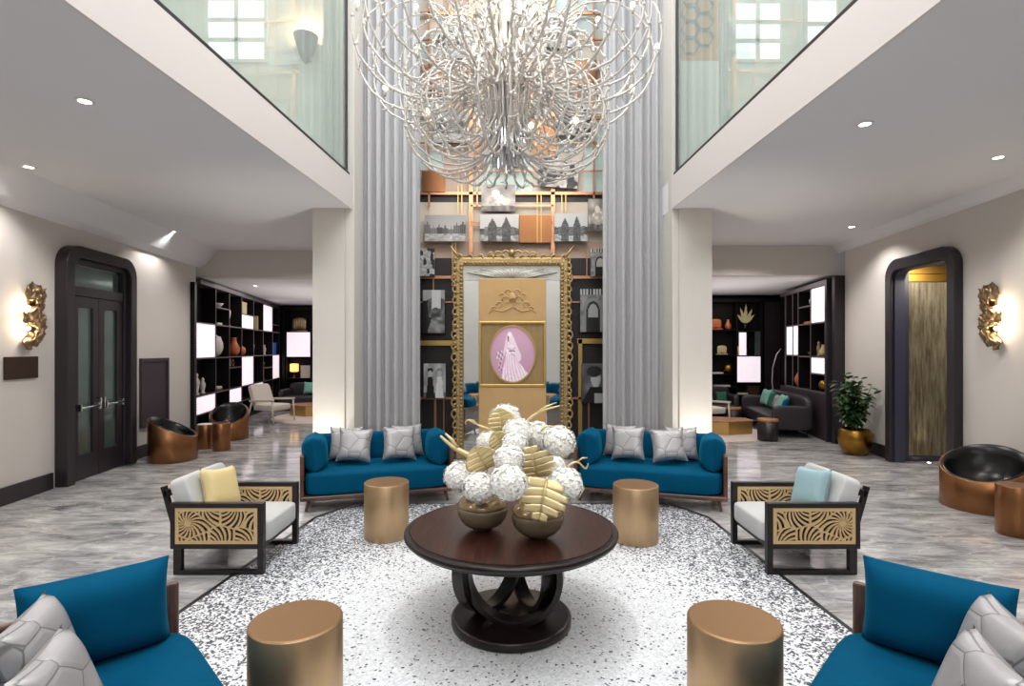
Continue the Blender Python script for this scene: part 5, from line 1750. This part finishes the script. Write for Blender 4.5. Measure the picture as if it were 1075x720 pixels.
pillow('emerald pillow on the half hidden grey sofa at right', 'pillows on the half hidden grey sofa', 'green', BS, .27, -.05, .425, -2, -14, 0, .7)
LS = lounge('charcoal sofa with a mint pillow in the left alcove', (wxa(331, 17.2), 17.3, .019), 0, 1.95, .85, .80, 'darkleather', name='charcoal_sofa')
pillow('mint pillow on the charcoal sofa in the left alcove', None, 'mint', LS, -.24, .04, .425, 0, -18, 0, .95)
pillow('emerald pillow on the charcoal sofa in the left alcove', None, 'green', LS, .22, .0, .425, 0, -20, 0, .9)

def wood_armchair(label, p, rz):
    t = thing('cream_armchair', label, 'armchair', p, rz)
    m = MB(); m.pad(.66, .68, .16, (0, 0, .38), 8, 14, .04); m.build('seat', M['cream'], t)
    m = MB(); m.pad(.66, .13, .62, (0, 0, 0), 7, 14); m.build('backrest', M['cream'], t, loc=(0, .36, .66), rot=(radians(-20), 0, 0))
    for s in (-1, 1):
        m = MB(); m.bar((s * .37, -.38, .58), (s * .37, .38, .55), .07, .05); m.build('arm', M['cream'], t, bevel=.01)
        m = MB(); m.tube([(s * .37, -.34, .57), (s * .37, -.38, 0)], [.024, .016], 8); m.build('leg', M['cream'], t)
        m = MB(); m.tube([(s * .37, .30, .56), (s * .37, .48, 0)], [.024, .016], 8); m.build('leg', M['cream'], t)
    return t
CA = wood_armchair('cream armchair with slim legs in the left alcove, facing right', (wxa(286, 14.3), 14.3, .019), radians(70))
dup(CA, (wxa(742, 13.62), 13.62, .019), radians(20), 'cream armchair with slim legs, mostly hidden by the right pier')

# tables and rugs in the alcoves
m = MB(); m.lathe([(.0001, .012), (1.0, .012), (1.0, .001), (.0001, .001)][::-1], 64, (4.35, 12.55, 0), False, 1.42, 1.35)
tag(m.build('oval_rug', M['creamrug']), 'cream oval rug under the gold coffee table in the right alcove', 'rug')
m = MB(); m.lathe([(.0001, .012), (1.0, .012), (1.0, .001), (.0001, .001)][::-1], 64, (-5.1, 15.5, 0), False, 1.5, 1.6)
tag(m.build('oval_rug', M['creamrug']), 'cream rug under the gold table in the left alcove', 'rug')
def hex_table(label, x, y, r, h, sx):
    t = thing('hexagonal_table', label, 'coffee table', (x, y, .0125), 0)
    m = MB(); P = [(sx * r * cos(radians(60 * k + 30)), r * sin(radians(60 * k + 30))) for k in range(6)]
    m.prism([(a * .96, b * .96) for a, b in P], 'z', 0, h - .03); m.build('base', M['gold'], t)
    m = MB(); m.prism(P, 'z', h - .03, h); m.build('top', M['tablewood'], t, bevel=.006)
hex_table('long low gold sided table with wooden top on the cream oval rug', wxa(757, 12.5), 12.5, .46, .30, 1.6)
hex_table('low gold table in the left alcove half hidden by the left pier', wxa(328, 15.9), 15.9, .55, .30, 1.2)
def small_drum(label, px, d, r, h):
    t = thing('wood_top_drum', label, 'side table', (wxa(px, d), d, .0125), 0, 'black drum tables with wooden tops')
    m = MB(); m.lathe([(r - .006, 0), (r, .01), (r, h - .05)], 40); m.build('body', M['ebony'], t)
    m = MB(); m.lathe([(r, h - .05), (r + .004, h - .045), (r + .004, h - .004), (r, h), (.0001, h)], 40); m.build('top', M['tablewood'], t)
small_drum('black drum table with wooden top before the charcoal leather sofa', 806, 11.45, .20, .44)
small_drum('smaller dark drum table with wooden top behind the gold coffee table', 769.5, 14.05, .20, .40)

# arc floor lamp and magenta books
t = thing('arc_floor_lamp', 'thin white arc floor lamp at the corner of the right alcove', 'floor lamp', (wxa(822, 14.4), 14.75, .001))
m = MB(); m.lathe([(.13, 0), (.13, .02), (.02, .03)], 24); m.build('base', M['whitemetal'], t)
m = MB(); m.tube([(.0, 0, .02), (-.06, 0, .6), (-.12, 0, 1.0), (-.10, 0, 1.4), (.0, 0, 1.75), (.12, 0, 1.9)], .013, 8); m.build('arc', M['lamp2'] if 'lamp2' in M else M['whitemetal'], t)
for k, (dx, mt) in enumerate(((0, 'magenta'), (.06, 'magenta'), (.12, 'plum'))):
    pass
t = thing('side_cabinet', 'low dark cabinet under the shelves holding magenta books, right alcove', 'cabinet', (wxa(791, 15.1), 15.1, .001))
m = MB(); m.box(-.42, .42, -.18, .18, 0, .30); m.build('body', M['shelfdark'], t, bevel=.006)
m = MB(); m.box(-.43, .43, -.19, .19, .30, .32); m.build('top', M['shelfedge'], t)
for k in range(4):
    q = thing('magenta_book', ['leftmost upright magenta book on the low dark cabinet', 'second upright magenta book on the low dark cabinet', 'third upright magenta book on the low dark cabinet', 'rightmost upright magenta book on the low dark cabinet'][k], 'book', (wxa(789, 15.1) + .075 * k, 15.06, .3225), 0, 'upright magenta books on the low dark cabinet')
    m = MB(); m.box(-.03, .03, -.10, .10, 0, .27 - .02 * (k % 2)); m.build('cover', M['magenta'], q, bevel=.003)
    m = MB(); m.box(-.024, .024, -.09, .102, .006, .262 - .02 * (k % 2)); m.build('pages', M['pale'], q)

# ---------------------------------------------------------------- upper storey seen through the glass
t = thing('honeycomb_screen', 'amber honeycomb screen behind the right balcony glass, top of the photo', 'screen', (2.66, 8.75, ZF + .001))
m = MB(); m.box(0, .62, .0, .07, 0, 2.0); m.build('base_panel', M['upper'], t, bevel=.006)
m = MB(); m.box(0, .62, .02, .06, 2.0, 4.2); m.build('backing', M['hex'], t)
m = MB()
R = .15
for i in range(4):
    for j in range(7, 15):
        cx_, cz_ = .16 + i * R * 1.5, .15 + j * R * 1.732 + (R * .866 if i % 2 else 0)
        if cx_ > .55 or cz_ < 2.15: continue
        o_ = [(cx_ + R * cos(radians(60 * k)), cz_ + R * sin(radians(60 * k))) for k in range(6)]
        n_ = [(cx_ + R * .86 * cos(radians(60 * k)), cz_ + R * .86 * sin(radians(60 * k))) for k in range(6)]
        m.ring(o_[::-1], n_[::-1], 'y', -.03, .02)
m.build('honeycomb_rim', M['frame'], t)
t = thing('upper_wall_light', 'conical grey wall light glowing warm behind the left balcony glass', 'wall light', (-3.40, 9.12, 6.62))
m = MB(); m.lathe([(.04, 0), (.10, .10), (.19, .40), (.20, .44), (.185, .44), (.09, .12), (.0001, .06)], 28); m.build('bowl', M['plum'], t)
m = MB(); m.lathe([(.0001, .36), (.165, .36), (.165, .38), (.0001, .38)], 24); m.build('lens', M['bulb'], t)
m = MB(); m.box(-.04, .04, .05, .175, .10, .30); m.build('wall_bracket', M['brass'], t)
# glowing panes added on the upper far walls to imitate reflections in the glass
def upper_reflection(n, x0, x1, z0, z1, nx, nz):
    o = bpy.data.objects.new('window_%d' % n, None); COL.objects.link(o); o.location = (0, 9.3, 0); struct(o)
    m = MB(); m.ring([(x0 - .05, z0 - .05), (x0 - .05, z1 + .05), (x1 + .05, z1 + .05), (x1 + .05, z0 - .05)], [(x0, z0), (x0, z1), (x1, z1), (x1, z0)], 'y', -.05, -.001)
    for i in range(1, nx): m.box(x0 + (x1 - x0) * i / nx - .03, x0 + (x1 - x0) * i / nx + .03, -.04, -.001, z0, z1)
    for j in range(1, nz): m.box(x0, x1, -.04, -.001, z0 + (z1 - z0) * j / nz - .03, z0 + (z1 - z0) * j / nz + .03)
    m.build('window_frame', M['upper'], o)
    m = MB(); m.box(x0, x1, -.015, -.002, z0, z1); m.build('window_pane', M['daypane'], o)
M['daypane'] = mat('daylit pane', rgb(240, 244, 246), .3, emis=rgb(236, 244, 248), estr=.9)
upper_reflection(3, -5.1, -4.15, 6.75, 7.75, 2, 3)
upper_reflection(4, 3.75, 4.5, 6.75, 7.7, 2, 3)
upper_reflection(5, 4.95, 5.45, 6.95, 7.75, 1, 2)
# ---------------------------------------------------------------- light
def area(name, loc, rot, sx, sy, power, col=(1, 1, 1), spread=None):
    l = bpy.data.lights.new(name, 'AREA'); l.shape = 'RECTANGLE'; l.size = sx; l.size_y = sy; l.energy = power; l.color = col
    if spread: l.spread = radians(spread)
    o = bpy.data.objects.new(name, l); COL.objects.link(o); o.location = loc; o.rotation_euler = rot
    return o
def spot(name, loc, target, power, angle, col=(1, .86, .7), blend=.6, r=.04):
    l = bpy.data.lights.new(name, 'SPOT'); l.energy = power; l.spot_size = radians(angle); l.spot_blend = blend; l.color = col; l.shadow_soft_size = r
    o = bpy.data.objects.new(name, l); COL.objects.link(o); o.location = loc
    o.rotation_euler = (Vector(target) - Vector(loc)).to_track_quat('-Z', 'Y').to_euler()
    return o
def point(name, loc, power, col=(1, .8, .55), r=.03):
    l = bpy.data.lights.new(name, 'POINT'); l.energy = power; l.color = col; l.shadow_soft_size = r
    o = bpy.data.objects.new(name, l); COL.objects.link(o); o.location = loc
    return o
# skylight over the atrium, daylight through the tall windows behind the viewer
area('skylight', (0, 4.2, 9.42), (0, 0, 0), 4.4, 9.5, 720, (.98, .99, 1))
area('window_daylight', (0, Y0 + .1, 5.6), (radians(70), 0, 0), 4.2, 5.0, 330, (.98, .98, 1))
# upper storey rooms
area('upper_lamp', (-4.4, 4, 9.3), (0, 0, 0), 2.6, 8, 66, (1, .97, .93))
area('upper_lamp', (4.4, 4, 9.3), (0, 0, 0), 2.6, 8, 66, (1, .97, .93))
# gallery downlights
for x, y, z in DL[:6]:
    spot('downlight_beam', (x, y, z - .02), (x, y, 0), 105, 130, (1, .96, .93))
for x, y in ((-4.3, 1.6), (-4.3, 7.6), (-4.6, 10.6), (4.3, 1.6), (4.3, 7.6), (4.6, 10.2)):
    spot('downlight_beam', (x, y, ZC - .03), (x, y, 0), 120, 140, (1, .965, .94))
# alcove ceilings
area('alcove_lamp', (-5.6, 15.6, 3.40), (0, 0, 0), 3.2, 5.5, 70, (1, .93, .9))
area('alcove_lamp', (5.2, 13.4, 3.38), (0, 0, 0), 2.6, 3.2, 45, (1, .93, .9))
area('alcove_cove_light', (-5.3, 15.5, 2.2), (pi, 0, 0), 2.6, 4.5, 30, (1, .92, .88))  # added upward fill with no fixture, brightening the alcove ceiling
area('alcove_cove_light', (5.0, 13.2, 2.2), (pi, 0, 0), 2.2, 2.6, 20, (1, .92, .88))
# floor uplights on the piers and the bronze glass
for s in (-1, 1):
    spot('pier_uplight', (s * 2.74, 8.05, .12), (s * 2.74, 8.24, 4), 110, 70, (1, .93, .84), .9)
spot('glass_uplight', (6.92, 9.18, .03), (6.94, 9.36, .9), 14, 46, (1, .88, .7), .7)
# sconces
for X, s in ((XL, 1), (XR, -1)):
    for z in (2.16, 2.42):
        point('sconce_glow', (X(7.0) + s * .10, 7.0, z), 4.5)
point('chandelier_glow', (CHX, CHY, 4.6), 90, (1, .92, .84), .3)
point('upper_wall_glow', (-3.40, 9.10, 7.2), 18, (1, .62, .36), .1)
# picture lights above the end wall
area('picture_light', (0, 8.9, 4.9), (radians(40), 0, 0), 2.6, .3, 16, (1, .9, .8))

spot('passage_beam', (7.3, 8.2, 3.38), (7.2, 9.4, 1.8), 150, 110, (1, .93, .84))
area('entrance_wash', (0, -1.4, 9.0), (radians(-28), 0, 0), 4.2, .6, 160, (1, .98, .96))  # added fill on the rear wall, lightening its image in the mirror
w = bpy.data.worlds.new('World'); SC.world = w; w.use_nodes = True
bg = w.node_tree.nodes['Background']; bg.inputs['Color'].default_value = (.85, .92, 1, 1); bg.inputs['Strength'].default_value = .8

# ---------------------------------------------------------------- camera and view
c = bpy.data.cameras.new('camera'); cam = bpy.data.objects.new('camera', c); COL.objects.link(cam)
cam.location = (0, 0, H); cam.rotation_euler = (radians(90), 0, 0)
c.sensor_width = 36; c.lens = 36 * F / 1075; c.shift_y = (HY - 360) / 1075; c.clip_start = .05
SC.camera = cam
vs_ = SC.view_settings
SC.display_settings.display_device = 'sRGB'
vs_.view_transform = 'Standard'; vs_.look = 'None'; vs_.exposure = 0.0; vs_.gamma = 1; vs_.use_curve_mapping = False
SC.cycles.use_denoising = True
SC.cycles.max_bounces = 8; SC.cycles.diffuse_bounces = 5; SC.cycles.glossy_bounces = 4; SC.cycles.transparent_max_bounces = 10
SC.cycles.sample_clamp_indirect = 6
SC.cycles.caustics_reflective = False; SC.cycles.caustics_refractive = False
